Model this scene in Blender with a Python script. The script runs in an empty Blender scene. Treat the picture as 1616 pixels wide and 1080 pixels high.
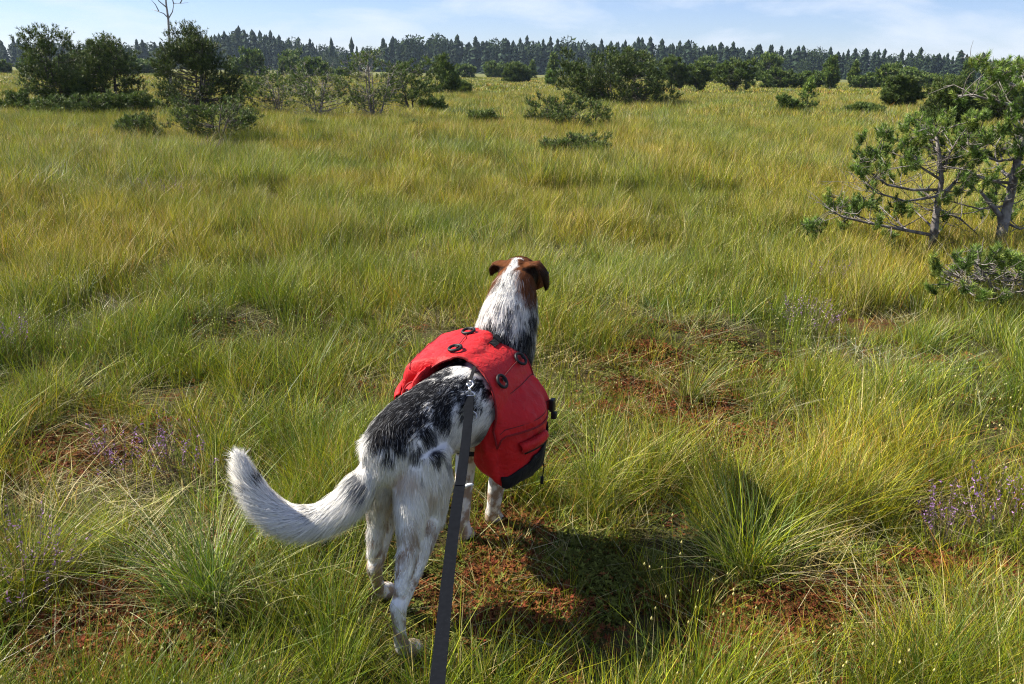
import bpy, bmesh, math, random
import numpy as np
from mathutils import Vector, Matrix

sc = bpy.context.scene
col = sc.collection
RAD = math.radians

# ------------------------------------------------------------------ camera
FPX, CAM_H, PITCH = 1370.0, 1.60, RAD(17.35)
cam_d = bpy.data.cameras.new('camera')
cam_d.sensor_width = 36.0
cam_d.lens = FPX / 1616.0 * 36.0
cam_d.clip_start = 0.05
cam_d.clip_end = 20000
cam = bpy.data.objects.new('camera', cam_d)
cam.location = (0, 0, CAM_H)
ROLL = RAD(0.9)
cam.rotation_euler = (Matrix.Rotation(RAD(90) - PITCH, 3, 'X') @ Matrix.Rotation(ROLL, 3, 'Z')).to_euler()
col.objects.link(cam)
sc.camera = cam

# ------------------------------------------------------------------ sky
SUN_EL, SUN_AZ = RAD(42), RAD(-76)          # azimuth from +Y, clockwise; the sun stands on the left, slightly ahead
world = bpy.data.worlds.new('World')
sc.world = world
world.use_nodes = True
wn, wl = world.node_tree.nodes, world.node_tree.links
wn.clear()
w_out = wn.new('ShaderNodeOutputWorld')
w_bg = wn.new('ShaderNodeBackground')
w_sky = wn.new('ShaderNodeTexSky')
w_sky.sky_type = 'NISHITA'
w_sky.sun_disc = False
w_sky.sun_elevation = SUN_EL
w_sky.sun_rotation = SUN_AZ % (2 * math.pi)
w_sky.altitude = 700
w_sky.air_density = 1.0
w_sky.dust_density = 0.0
w_sky.ozone_density = 2.5
w_bg.inputs['Strength'].default_value = 0.05
# soft broken clouds over the whole sky, laid out on a flat cloud deck
w_tc = wn.new('ShaderNodeTexCoord')
w_sep = wn.new('ShaderNodeSeparateXYZ')
wl.new(w_tc.outputs['Generated'], w_sep.inputs[0])
def wmath(op, a, b=None, c=None):
    n = wn.new('ShaderNodeMath'); n.operation = op
    for i, v in enumerate((a, b, c)):
        if v is None: continue
        if isinstance(v, (int, float)): n.inputs[i].default_value = v
        else: wl.new(v, n.inputs[i])
    return n.outputs[0]
zz = wmath('ADD', wmath('MAXIMUM', w_sep.outputs[2], 0.0), 0.25)
cx = wmath('DIVIDE', w_sep.outputs[0], zz)
cy = wmath('DIVIDE', w_sep.outputs[1], zz)
w_cmb = wn.new('ShaderNodeCombineXYZ')
wl.new(cx, w_cmb.inputs[0]); wl.new(cy, w_cmb.inputs[1])
w_noise = wn.new('ShaderNodeTexNoise')
w_noise.inputs['Scale'].default_value = 1.5
w_noise.inputs['Detail'].default_value = 7
w_noise.inputs['Roughness'].default_value = 0.55
w_noise.inputs['Distortion'].default_value = 0.25
wl.new(w_cmb.outputs[0], w_noise.inputs['Vector'])
w_ramp = wn.new('ShaderNodeValToRGB')
w_ramp.color_ramp.elements[0].position = 0.46
w_ramp.color_ramp.elements[1].position = 0.70
w_ramp.color_ramp.elements[0].color = (0.05, 0.05, 0.05, 1)
w_ramp.color_ramp.elements[1].color = (0.95, 0.95, 0.95, 1)
wl.new(w_noise.outputs['Fac'], w_ramp.inputs[0])
w_mix = wn.new('ShaderNodeMix'); w_mix.data_type = 'RGBA'
wl.new(w_ramp.outputs[0], w_mix.inputs['Factor'])
w_tint = wn.new('ShaderNodeMix'); w_tint.data_type = 'RGBA'; w_tint.blend_type = 'MULTIPLY'; w_tint.inputs['Factor'].default_value = 1
w_tint.inputs['B'].default_value = (.92, .98, 1.32, 1)
wl.new(w_sky.outputs[0], w_tint.inputs['A'])
wl.new(w_tint.outputs['Result'], w_mix.inputs['A'])
w_mix.inputs['B'].default_value = (8.4, 9.0, 10.2, 1)
wl.new(w_mix.outputs['Result'], w_bg.inputs['Color'])
wl.new(w_bg.outputs[0], w_out.inputs[0])

# ------------------------------------------------------------------ sun
sun_d = bpy.data.lights.new('sun', 'SUN')
sun_d.energy = 5.0
sun_d.angle = RAD(0.55)
sun_d.color = (1.0, 0.93, 0.80)
sun = bpy.data.objects.new('sun', sun_d)
to_sun = Vector((math.sin(SUN_AZ) * math.cos(SUN_EL), math.cos(SUN_AZ) * math.cos(SUN_EL), math.sin(SUN_EL)))
sun.rotation_euler = to_sun.to_track_quat('Z', 'Y').to_euler()
col.objects.link(sun)

sc.view_settings.view_transform = 'Standard'
sc.view_settings.look = 'None'
sc.view_settings.gamma = 1
sc.view_settings.use_curve_mapping = False
sc.view_settings.exposure = 1.15
sc.render.engine = 'CYCLES'
cy_s = sc.cycles
cy_s.max_bounces = 6
cy_s.diffuse_bounces = 2
cy_s.glossy_bounces = 2
cy_s.transmission_bounces = 3
cy_s.transparent_max_bounces = 8
cy_s.caustics_reflective = False
cy_s.caustics_refractive = False
cy_s.use_denoising = True
cy_s.denoising_prefilter = 'NONE'
cy_s.denoising_input_passes = 'RGB_ALBEDO_NORMAL'
cy_s.sample_clamp_indirect = 4.0
cy_s.pixel_filter_type = 'BLACKMAN_HARRIS'
cy_s.filter_width = 1.15

# ------------------------------------------------------------------ helpers
CF = np.array([0, math.cos(PITCH), -math.sin(PITCH)])
_u = np.array([0, math.sin(PITCH), math.cos(PITCH)]); _r = np.array([1.0, 0, 0])
CR = _r * math.cos(ROLL) + _u * math.sin(ROLL)
CU = _u * math.cos(ROLL) - _r * math.sin(ROLL)
CO = np.array([0, 0, CAM_H])
def ray(px, py): return CF + CU * (540 - py) / FPX + CR * (px - 808) / FPX
def gp(px, py, z=0.0):
    d = ray(px, py); return CO + d * ((z - CAM_H) / d[2])
def aty(px, py, y):
    d = ray(px, py); return CO + d * (y / d[1])

def _hash(ix, iy, iz, seed):
    h = (ix.astype(np.int64) * 374761393 + iy.astype(np.int64) * 668265263 + iz.astype(np.int64) * 2147483647 + seed * 1274126177) & 0xFFFFFFFF
    h = ((h ^ (h >> 13)) * 1274126177) & 0xFFFFFFFF
    h = ((h ^ (h >> 16)) * 2246822519) & 0xFFFFFFFF
    return ((h ^ (h >> 15)) & 0xFFFFFF) / float(0xFFFFFF)
def noise3(p, scale, seed=0):
    p = np.asarray(p, float) * scale
    i = np.floor(p); f = p - i; f = f * f * f * (f * (f * 6 - 15) + 10)
    r = 0
    for dx in (0, 1):
        for dy in (0, 1):
            for dz in (0, 1):
                w = (f[:, 0] if dx else 1 - f[:, 0]) * (f[:, 1] if dy else 1 - f[:, 1]) * (f[:, 2] if dz else 1 - f[:, 2])
                r = r + w * _hash(i[:, 0] + dx, i[:, 1] + dy, i[:, 2] + dz, seed)
    return r
def fbm(p, scale, octaves=3, seed=0):
    r, a, s = 0, 0.5, 0
    for o in range(octaves):
        r = r + a * noise3(p, scale * 2 ** o, seed + 17 * o); s += a; a *= 0.5
    return r / s
def fbm2(x, y, scale, octaves=3, seed=0):
    return fbm(np.stack([x, y, np.zeros_like(x) + 0.37], 1), scale, octaves, seed)
def sstep(a, b, x):
    t = np.clip((x - a) / (b - a), 0, 1); return t * t * (3 - 2 * t)

def mesh_np(name, verts, tris=None, quads=None, mat=None, smooth=False, colors=None, mat_idx=None):
    """mesh from numpy arrays; colors: per-vertex rgb stored as 'bcol'"""
    me = bpy.data.meshes.new(name)
    verts = np.asarray(verts, np.float32)
    tris = np.zeros((0, 3), np.int32) if tris is None else np.asarray(tris, np.int32).reshape(-1, 3)
    quads = np.zeros((0, 4), np.int32) if quads is None else np.asarray(quads, np.int32).reshape(-1, 4)
    nt, nq = len(tris), len(quads)
    me.vertices.add(len(verts)); me.vertices.foreach_set('co', verts.ravel())
    me.loops.add(nt * 3 + nq * 4); me.polygons.add(nt + nq)
    me.loops.foreach_set('vertex_index', np.concatenate([tris.ravel(), quads.ravel()]))
    me.polygons.foreach_set('loop_start', np.concatenate([np.arange(nt) * 3, nt * 3 + np.arange(nq) * 4]).astype(np.int32))
    if smooth: me.polygons.foreach_set('use_smooth', np.ones(nt + nq, bool))
    if mat is not None:
        for m in (mat if isinstance(mat, (list, tuple)) else [mat]): me.materials.append(m)
    if mat_idx is not None: me.polygons.foreach_set('material_index', np.asarray(mat_idx, np.int32))
    me.update(calc_edges=True)
    if colors is not None:
        a = me.attributes.new('bcol', 'FLOAT_COLOR', 'POINT')
        c = np.ones((len(verts), 4), np.float32); c[:, :3] = colors
        a.data.foreach_set('color', c.ravel())
    return me

def link(name, data, parent=None, loc=None):
    o = bpy.data.objects.new(name, data); col.objects.link(o)
    if parent is not None: o.parent = parent
    if loc is not None: o.location = loc
    return o
def tag(o, label=None, cat=None, group=None, kind=None):
    if label: o['label'] = label
    if cat: o['category'] = cat
    if group: o['group'] = group
    if kind: o['kind'] = kind
    return o
def thing(name, label, cat, loc=(0, 0, 0), group=None):
    o = link(name, None, loc=loc); o.empty_display_size = 0.1
    return tag(o, label, cat, group)

class MB:
    """collects shapes for one mesh"""
    def __init__(s): s.v, s.f = [], []
    def add(s, v, f):
        n = len(s.v); s.v += [tuple(p) for p in v]; s.f += [tuple(i + n for i in q) for q in f]
    def tube(s, pts, rad, n=6, cap=True):
        pts = [Vector(p) for p in pts]
        rads = rad if isinstance(rad, (list, tuple, np.ndarray)) else [rad] * len(pts)
        up = Vector((0.31, 0.17, 0.93)); V = []
        for i, p in enumerate(pts):
            t = (pts[min(i + 1, len(pts) - 1)] - pts[max(i - 1, 0)])
            t = t.normalized() if t.length > 1e-9 else Vector((0, 0, 1))
            a = t.cross(up)
            if a.length < 0.05: a = t.cross(Vector((1, 0, 0)))
            a.normalize(); b = t.cross(a).normalized()
            for k in range(n):
                q = 2 * math.pi * k / n
                V.append(p + (a * math.cos(q) + b * math.sin(q)) * rads[i])
        Fc = []
        for i in range(len(pts) - 1):
            for k in range(n):
                Fc.append((i * n + k, i * n + (k + 1) % n, (i + 1) * n + (k + 1) % n, (i + 1) * n + k))
        if cap:
            Fc.append(tuple(range(n - 1, -1, -1))); Fc.append(tuple((len(pts) - 1) * n + k for k in range(n)))
        s.add(V, Fc)
    def box(s, c, ax, ay, az):
        c, ax, ay, az = Vector(c), Vector(ax), Vector(ay), Vector(az)
        V = [c + ax * i + ay * j + az * k for k in (-1, 1) for j in (-1, 1) for i in (-1, 1)]
        s.add(V, [(0, 2, 3, 1), (4, 5, 7, 6), (0, 1, 5, 4), (2, 6, 7, 3), (0, 4, 6, 2), (1, 3, 7, 5)])
    def ribbon(s, pts, side, w, t):
        """flat strap: pts centre line, side = width direction per point, thickness t"""
        pts = [Vector(p) for p in pts]; V = []
        for i, p in enumerate(pts):
            sd = Vector(side[i] if isinstance(side, list) else side).normalized()
            d = (pts[min(i + 1, len(pts) - 1)] - pts[max(i - 1, 0)]).normalized()
            nn = d.cross(sd).normalized()
            ww = w[i] if isinstance(w, list) else w
            V += [p - sd * ww / 2 - nn * t / 2, p + sd * ww / 2 - nn * t / 2, p + sd * ww / 2 + nn * t / 2, p - sd * ww / 2 + nn * t / 2]
        Fc = []
        for i in range(len(pts) - 1):
            for k in range(4): Fc.append((i * 4 + k, i * 4 + (k + 1) % 4, i * 4 + 4 + (k + 1) % 4, i * 4 + 4 + k))
        Fc += [(3, 2, 1, 0), tuple(len(pts) * 4 - 4 + k for k in range(4))]
        s.add(V, Fc)
    def mesh(s, name, mat, smooth=False):
        me = bpy.data.meshes.new(name); me.from_pydata(s.v, [], s.f)
        if mat: me.materials.append(mat)
        if smooth: me.polygons.foreach_set('use_smooth', np.ones(len(me.polygons), bool))
        me.update(); return me
    def build(s, name, mat, parent=None, smooth=False):
        return link(name, s.mesh(name, mat, smooth), parent)

# ------------------------------------------------------------------ materials
def new_mat(name):
    m = bpy.data.materials.new(name); m.use_nodes = True
    return m, m.node_tree.nodes, m.node_tree.links
def mat_leaf(name, tint=True, trans=0.35, rough=0.5, spec=0.25, sat=None):
    """thin plant matter: colour from the mesh attribute, times the tint of the clump"""
    m, n, l = new_mat(name); n.clear()
    out = n.new('ShaderNodeOutputMaterial'); p = n.new('ShaderNodeBsdfPrincipled'); t = n.new('ShaderNodeBsdfTranslucent')
    mx = n.new('ShaderNodeMixShader'); mx.inputs[0].default_value = trans
    a = n.new('ShaderNodeAttribute'); a.attribute_name = 'bcol'
    c = a.outputs['Color']
    if tint:
        b = n.new('ShaderNodeAttribute'); b.attribute_type = 'INSTANCER'; b.attribute_name = 'tint'
        mul = n.new('ShaderNodeMix'); mul.data_type = 'RGBA'; mul.blend_type = 'MULTIPLY'; mul.inputs['Factor'].default_value = 1
        l.new(c, mul.inputs['A']); l.new(b.outputs['Color'], mul.inputs['B']); c = mul.outputs['Result']
    l.new(c, p.inputs['Base Color']); l.new(c, t.inputs['Color'])
    p.inputs['Roughness'].default_value = rough; p.inputs['Specular IOR Level'].default_value = spec
    l.new(p.outputs[0], mx.inputs[1]); l.new(t.outputs[0], mx.inputs[2]); l.new(mx.outputs[0], out.inputs[0])
    return m
def mat_plain(name, c, rough=0.6, metal=0.0, spec=0.5, noise=None, bump=None):
    """noise = (scale, other colour, low, high); bump = (scale, strength, distance)"""
    m, n, l = new_mat(name); p = n['Principled BSDF']
    p.inputs['Base Color'].default_value = (*c, 1); p.inputs['Roughness'].default_value = rough
    p.inputs['Metallic'].default_value = metal; p.inputs['Specular IOR Level'].default_value = spec
    tc = n.new('ShaderNodeTexCoord')
    if noise:
        t = n.new('ShaderNodeTexNoise'); t.inputs['Scale'].default_value = noise[0]; t.inputs['Detail'].default_value = 6
        l.new(tc.outputs['Object'], t.inputs['Vector'])
        mr = n.new('ShaderNodeMapRange'); mr.inputs[1].default_value = noise[2]; mr.inputs[2].default_value = noise[3]
        l.new(t.outputs['Fac'], mr.inputs[0])
        mx = n.new('ShaderNodeMix'); mx.data_type = 'RGBA'
        mx.inputs['A'].default_value = (*c, 1); mx.inputs['B'].default_value = (*noise[1], 1)
        l.new(mr.outputs[0], mx.inputs['Factor']); l.new(mx.outputs['Result'], p.inputs['Base Color'])
    if bump:
        t = n.new('ShaderNodeTexNoise'); t.inputs['Scale'].default_value = bump[0]; t.inputs['Detail'].default_value = 8
        l.new(tc.outputs['Object'], t.inputs['Vector'])
        b = n.new('ShaderNodeBump'); b.inputs['Strength'].default_value = bump[1]; b.inputs['Distance'].default_value = bump[2]
        l.new(t.outputs['Fac'], b.inputs['Height']); l.new(b.outputs[0], p.inputs['Normal'])
    return m

M_GRASS = mat_leaf('grass_blade', trans=0.30, rough=0.42, spec=0.35)
M_MOSS = mat_leaf('moss_sprig', trans=0.25, rough=0.8, spec=0.1)
M_NEEDLE = mat_leaf('pine_needle', tint=False, trans=0.16, rough=0.5, spec=0.3)
M_SPRUCE = mat_leaf('spruce_foliage', tint=False, trans=0.08, rough=0.8, spec=0.1)
M_HEATHER = mat_leaf('heather_sprig', tint=False, trans=0.25, rough=0.7, spec=0.1)
M_BARK = mat_plain('pine_bark', (0.115, 0.095, 0.085), 0.85, noise=(14, (0.27, 0.25, 0.235), 0.42, 0.62), bump=(40, 0.8, 0.01))
M_DEADWOOD = mat_plain('dead_wood', (0.20, 0.185, 0.17), 0.85, noise=(10, (0.34, 0.32, 0.30), 0.4, 0.65), bump=(40, 0.6, 0.01))

# ------------------------------------------------------------------ ground
MOSS_PATCHES = [gp(*p)[:2].tolist() + [r] for p, r in [((850, 898), .36), ((1050, 610), .42), ((1120, 700), .46), ((1250, 1010), .34),
    ((1530, 940), .36), ((200, 1000), .32), ((905, 730), .2), ((900, 760), .22), ((960, 640), .2), ((1400, 990), .2), ((1180, 560), .34), ((730, 950), .22), ((1390, 500), .32), ((1020, 560), .30), ((560, 470), .3), ((180, 400), .35), ((690, 760), .2), ((100, 700), .3)]]
def moss_amount(x, y):
    m = np.zeros_like(x)
    for a, b, r in MOSS_PATCHES:
        d = np.hypot(x - a, y - b) / r
        m = np.maximum(m, 1 - sstep(0.55, 1.25, d + 0.5 * (fbm2(x, y, 5.0, 2, 5) - 0.5)))
    return np.clip(m, 0, 1)
def ground_z(x, y):
    x = np.asarray(x, float); y = np.asarray(y, float)
    h = (fbm2(x, y, 0.9, 3, 11) - 0.5) * 0.20
    k = 1 - np.exp(-(((x - 0.05) / 1.0) ** 2 + ((y - 2.5) / 0.9) ** 2))
    far = sstep(8, 40, np.hypot(x, y))
    h = h * k * (1 - 0.3 * far) + (fbm2(x, y, 0.05, 2, 3) - 0.5) * 0.5 * far
    return h - 0.02
def axis(lo, hi, near, n):
    s = np.linspace(-1, 1, n); k = 7.2
    a = np.sinh(s * k) / math.sinh(k)
    return np.where(a < 0, a * -lo, a * hi)
gx = axis(-2500, 2500, 1, 241); gy = axis(-600, 4000, 1, 261) + 2.5
X, Y = np.meshgrid(gx, gy)
Z = ground_z(X.ravel(), Y.ravel())
far_drop = np.where(np.hypot(X, Y).ravel() > 900, -1.0, 0)
nx, ny = len(gx), len(gy)
ii = (np.arange(ny - 1)[:, None] * nx + np.arange(nx - 1)[None, :]).ravel()
gq = np.stack([ii, ii + 1, ii + nx + 1, ii + nx], 1)
mo = moss_amount(X.ravel(), Y.ravel())
M_GROUND, n_, l_ = new_mat('bog_ground')
p_ = n_['Principled BSDF']; p_.inputs['Roughness'].default_value = 0.9; p_.inputs['Specular IOR Level'].default_value = 0.15
tc_ = n_.new('ShaderNodeTexCoord')
def gnoise(s, d=6):
    t = n_.new('ShaderNodeTexNoise'); t.inputs['Scale'].default_value = s; t.inputs['Detail'].default_value = d
    l_.new(tc_.outputs['Object'], t.inputs['Vector']); return t.outputs['Fac']
def gmix(fac, a, b):
    x = n_.new('ShaderNodeMix'); x.data_type = 'RGBA'; l_.new(fac, x.inputs['Factor'])
    for s, v in (('A', a), ('B', b)):
        if isinstance(v, tuple): x.inputs[s].default_value = (*v, 1)
        else: l_.new(v, x.inputs[s])
    return x.outputs['Result']
def gramp(v, lo, hi):
    r = n_.new('ShaderNodeMapRange'); r.inputs[1].default_value = lo; r.inputs[2].default_value = hi; l_.new(v, r.inputs[0]); return r.outputs[0]
c1 = gmix(gramp(gnoise(3.0), .35, .65), (0.055, 0.05, 0.018), (0.085, 0.085, 0.025))
c1 = gmix(gramp(gnoise(40.0), .4, .7), c1, (0.045, 0.028, 0.016))
c2 = gmix(gramp(gnoise(25.0), .38, .62), (0.11, 0.034, 0.015), (0.07, 0.055, 0.017))
at_ = n_.new('ShaderNodeAttribute'); at_.attribute_name = 'bcol'
c3 = gmix(at_.outputs['Fac'], c1, c2)
# beyond the built blades the meadow reads as one dry green sheet
ge = n_.new('ShaderNodeNewGeometry'); vl = n_.new('ShaderNodeVectorMath'); vl.operation = 'LENGTH'; l_.new(ge.outputs['Position'], vl.inputs[0])
c4 = gmix(gramp(gnoise(.12), .35, .65), (0.16, 0.155, 0.05), (0.12, 0.135, 0.04))
l_.new(gmix(gramp(vl.outputs['Value'], 60, 160), c3, c4), p_.inputs['Base Color'])
bp = n_.new('ShaderNodeBump'); bp.inputs['Strength'].default_value = 0.9; bp.inputs['Distance'].default_value = 0.03
l_.new(gnoise(60.0), bp.inputs['Height']); l_.new(bp.outputs[0], p_.inputs['Normal'])
ground = link('ground', mesh_np('ground', np.stack([X.ravel(), Y.ravel(), Z + far_drop], 1), quads=gq, mat=M_GROUND, smooth=True, colors=np.repeat(mo[:, None], 3, 1)))
tag(ground, 'peaty bog ground under the grass', kind='structure')
# ------------------------------------------------------------------ grass
GREEN = np.array([0.100, 0.168, 0.014]); YGREEN = np.array([0.355, 0.37, 0.017]); STRAW = np.array([0.52, 0.44, 0.20])
BLUEG = np.array([0.16, 0.22, 0.075]); ORANGE = np.array([0.36, 0.18, 0.04]); PALE = np.array([0.55, 0.50, 0.32])
PAL = np.array([GREEN, YGREEN, STRAW, BLUEG, ORANGE])
# grass colour drifts over the meadow in broad patches: yellower, greener, bluer, duller
def drift(m):
    n, l = m.node_tree.nodes, m.node_tree.links
    mul = [x for x in n if x.type == 'MIX'][0]
    geo = n.new('ShaderNodeNewGeometry'); fl = n.new('ShaderNodeVectorMath'); fl.operation = 'MULTIPLY'
    fl.inputs[1].default_value = (1, 1, 0); l.new(geo.outputs['Position'], fl.inputs[0])
    def part(scale, lo, hi, c0, c1, prev):
        t = n.new('ShaderNodeTexNoise'); t.inputs['Scale'].default_value = scale; t.inputs['Detail'].default_value = 2
        l.new(fl.outputs[0], t.inputs['Vector'])
        r = n.new('ShaderNodeMapRange'); r.inputs[1].default_value = lo; r.inputs[2].default_value = hi; l.new(t.outputs['Fac'], r.inputs[0])
        a = n.new('ShaderNodeMix'); a.data_type = 'RGBA'; a.inputs['A'].default_value = (*c0, 1); a.inputs['B'].default_value = (*c1, 1)
        l.new(r.outputs[0], a.inputs['Factor'])
        b = n.new('ShaderNodeMix'); b.data_type = 'RGBA'; b.blend_type = 'MULTIPLY'; b.inputs['Factor'].default_value = 1
        l.new(prev, b.inputs['A']); l.new(a.outputs['Result'], b.inputs['B']); return b.outputs['Result']
    src_ = [x for x in n if x.type == 'ATTRIBUTE' and x.attribute_name == 'bcol'][0].outputs['Color']
    c = part(.33, .36, .64, (.82, .98, .9), (1.16, 1.07, .95), src_)
    c = part(.9, .35, .65, (.80, .84, .8), (1.22, 1.16, 1.2), c)
    c = part(.21, .5, .68, (1, 1, 1), (1.0, 1.08, 1.6), c)
    c = part(.07, .40, .62, (.95, .97, .95), (1.14, 1.06, 1.05), c)
    for x in [k for k in n if k.type in ('BSDF_PRINCIPLED', 'BSDF_TRANSLUCENT')]:
        l.new(c, x.inputs['Base Color' if x.type == 'BSDF_PRINCIPLED' else 'Color'])
M_GRASS = mat_leaf('grass_blade', tint=False, trans=0.22, rough=0.45, spec=0.22)
M_GRASS.node_tree.nodes.new('ShaderNodeMix').data_type = 'RGBA'
drift(M_GRASS)

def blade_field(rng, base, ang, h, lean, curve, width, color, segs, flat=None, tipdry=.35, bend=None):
    """curved tapering blades, one strip each; all arguments per blade"""
    n = len(base)
    out = np.stack([np.cos(ang), np.sin(ang)], 1)
    sa = rng.uniform(0, 2 * np.pi, n)
    side = np.stack([np.cos(sa), np.sin(sa), np.zeros(n)], 1)
    ts = np.linspace(0, 1, segs + 1); V = []
    fl = np.ones(n) if flat is None else 1 - flat
    bx_, by_ = (np.zeros(n), np.zeros(n)) if bend is None else bend
    for t in ts:
        off = h * (lean * t + curve * t * t)
        z = h * (t - 0.42 * curve * t * t) * fl
        c = base + np.stack([out[:, 0] * off + bx_ * h * t * t, out[:, 1] * off + by_ * h * t * t, z], 1)
        if t < 1:
            ww = (width * (1 - t ** 1.6) * 0.5)[:, None]; V += [c - side * ww, c + side * ww]
        else: V.append(c)
    nv = 2 * segs + 1
    verts = np.stack(V, 1).reshape(-1, 3); b = np.arange(n)[:, None] * nv
    quads = np.concatenate([b + np.array([2 * s, 2 * s + 1, 2 * s + 3, 2 * s + 2]) for s in range(segs - 1)], 0) if segs > 1 else np.zeros((0, 4), int)
    tris = b + np.array([2 * segs - 2, 2 * segs - 1, 2 * segs])
    tv = np.concatenate([np.repeat(ts[:-1], 2), [1.0]])
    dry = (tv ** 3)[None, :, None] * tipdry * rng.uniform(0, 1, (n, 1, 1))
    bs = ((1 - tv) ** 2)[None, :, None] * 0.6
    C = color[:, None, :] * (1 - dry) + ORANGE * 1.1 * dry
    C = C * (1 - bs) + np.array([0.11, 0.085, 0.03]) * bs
    return verts, tris, quads, C.reshape(-1, 3)
def joinparts(parts):
    V, T, Q, C, o = [], [], [], [], 0
    for v, t, q, c in parts:
        V.append(v); T.append(t + o); Q.append(q + o); C.append(c); o += len(v)
    return np.concatenate(V), np.concatenate(T), np.concatenate(Q), np.concatenate(C)
def plant_mesh(name, parts, mat):
    v, t, q, c = joinparts(parts)
    return mesh_np(name, v, t, q, mat, smooth=True, colors=c)
def pick(rng, n, probs, pal=None):
    pal = PAL if pal is None else np.asarray(pal)
    return pal[rng.choice(len(pal), n, p=probs)] * rng.uniform(.52, 1.48, (n, 1))
def heads(rng, tops, r, colr):
    """little pointed seed heads on stem tips"""
    n = len(tops); s = (r * rng.uniform(.7, 1.3, n))[:, None]
    dirs = [(1, 0, 0), (-.5, .87, 0), (-.5, -.87, 0), (0, 0, 2.0), (0, 0, -1.3)]
    V = np.stack([tops + s * np.array(d) for d in dirs], 1).reshape(-1, 3)
    b = np.arange(n)[:, None] * 5
    T = np.concatenate([b + np.array(t) for t in ((0, 1, 3), (1, 2, 3), (2, 0, 3), (1, 0, 4), (2, 1, 4), (0, 2, 4))], 0)
    return V, T, np.zeros((0, 4), int), np.repeat(colr * rng.uniform(.8, 1.2, (n, 1)), 5, 0)

KEEP_LOW = [gp(*p)[:2].tolist() + [r] for p, r in [((855, 905), .44), ((900, 960), .36), ((760, 850), .30), ((645, 1040), .20), ((620, 945), .16), ((1040, 870), .30), ((720, 990), .25)]]
def low_mask(x, y):
    m = moss_amount(x, y) * 0.7
    for a, b, r in KEEP_LOW: m = np.maximum(m, 1 - sstep(.6, 1.25, np.hypot(x - a, y - b) / r))
    return m
def height_field(x, y): return .30 + 1.35 * fbm2(x, y, 1.5, 2, 31)
def clump(x, y): return sstep(.36, .60, fbm2(x, y, 3.0, 2, 47))
def hollow(x, y):       # patches where the grass is thin and dark peat or moss shows through
    return sstep(.47, .61, fbm2(x, y, 1.7, 2, 41))
HALF = .74
def wedge(rng, n, r0, r1, pw=1.0):
    """points over the sector that the camera, or one a step aside, can see; pw=2 even over area, less = denser near"""
    r = (rng.uniform(r0 ** pw, r1 ** pw, n)) ** (1 / pw); a = rng.uniform(-HALF, HALF, n)
    return r * np.sin(a), r * np.cos(a) + 0.0

rng = np.random.default_rng(7)
# --- the near meadow: individual blades in loose tufts
def tufted(rng, x, y, per, spread):
    """blade bases round tuft centres; returns base xy, outward angle, radial share, tuft index"""
    k = np.repeat(np.arange(len(x)), per); n = len(k)
    a = rng.uniform(0, 2 * np.pi, n); r = np.abs(rng.normal(0, .6, n)); s = np.repeat(np.broadcast_to(spread, x.shape), per)
    return x[k] + np.cos(a) * r * s, y[k] + np.sin(a) * r * s, a + rng.normal(0, .6, n), np.minimum(r, 1.5), k
def near_patch(rng, ntuft, per, r0, r1, width, pw, segs=3):
    x, y = wedge(rng, ntuft, r0, r1, pw); lm = low_mask(x, y)
    cl = clump(x, y); keep = rng.uniform(0, 1, len(x)) > np.maximum(np.maximum(lm * .68, hollow(x, y) * .86), .72 * (1 - cl)); x, y = x[keep], y[keep]
    sz = rng.uniform(.55, 1.25, len(x)); kind = rng.uniform(0, 1, len(x)); stretch = rng.uniform(.7, 1.25, len(x))
    bx_, by_, a, r, k = tufted(rng, x, y, per, .075 * sz)
    lm = low_mask(bx_, by_); n = len(bx_)
    h = rng.uniform(.09, .30, n) * stretch[k] * height_field(bx_, by_) * (.62 + .75 * clump(bx_, by_)) * (1 - .62 * lm)
    h = np.minimum(h * .88, .40 * rng.uniform(.8, 1.0, n)); short = rng.uniform(0, 1, n) < .22; h[short] *= .5
    lean = np.abs(rng.normal(.18, .14, n)) + .12 * r + .3 * short + np.where(rng.uniform(0, 1, n) < .06, rng.uniform(.4, 1.1, n), 0); curve = np.abs(rng.normal(.22, .20, n))
    c = pick(rng, n, [.36, .40, .12, .07, .05])
    tk = rng.uniform(0, 1, (len(x), 1)); tint = np.where(tk < .5, 1, np.where(tk < .75, [[.75, .95, 1.0]], [[1.22, 1.05, .9]])) * rng.uniform(.8, 1.2, (len(x), 1))
    c = c * tint[k]
    tl = rng.normal(0, .09, (len(x), 2)); bend = (tl[k, 0] + rng.normal(.03, .10, n), tl[k, 1] + rng.normal(0, .10, n))
    return blade_field(rng, np.stack([bx_, by_, ground_z(bx_, by_) - .01], 1), a, h, lean, curve, width * rng.uniform(.6, 1.35, n), c, segs, bend=bend)
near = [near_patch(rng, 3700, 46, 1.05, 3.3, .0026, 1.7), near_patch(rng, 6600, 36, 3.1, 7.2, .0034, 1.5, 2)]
tag(link('near_grass', plant_mesh('near_grass', near, M_GRASS)), 'fine yellow green grass blades of the near meadow', 'grass', kind='stuff')

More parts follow.
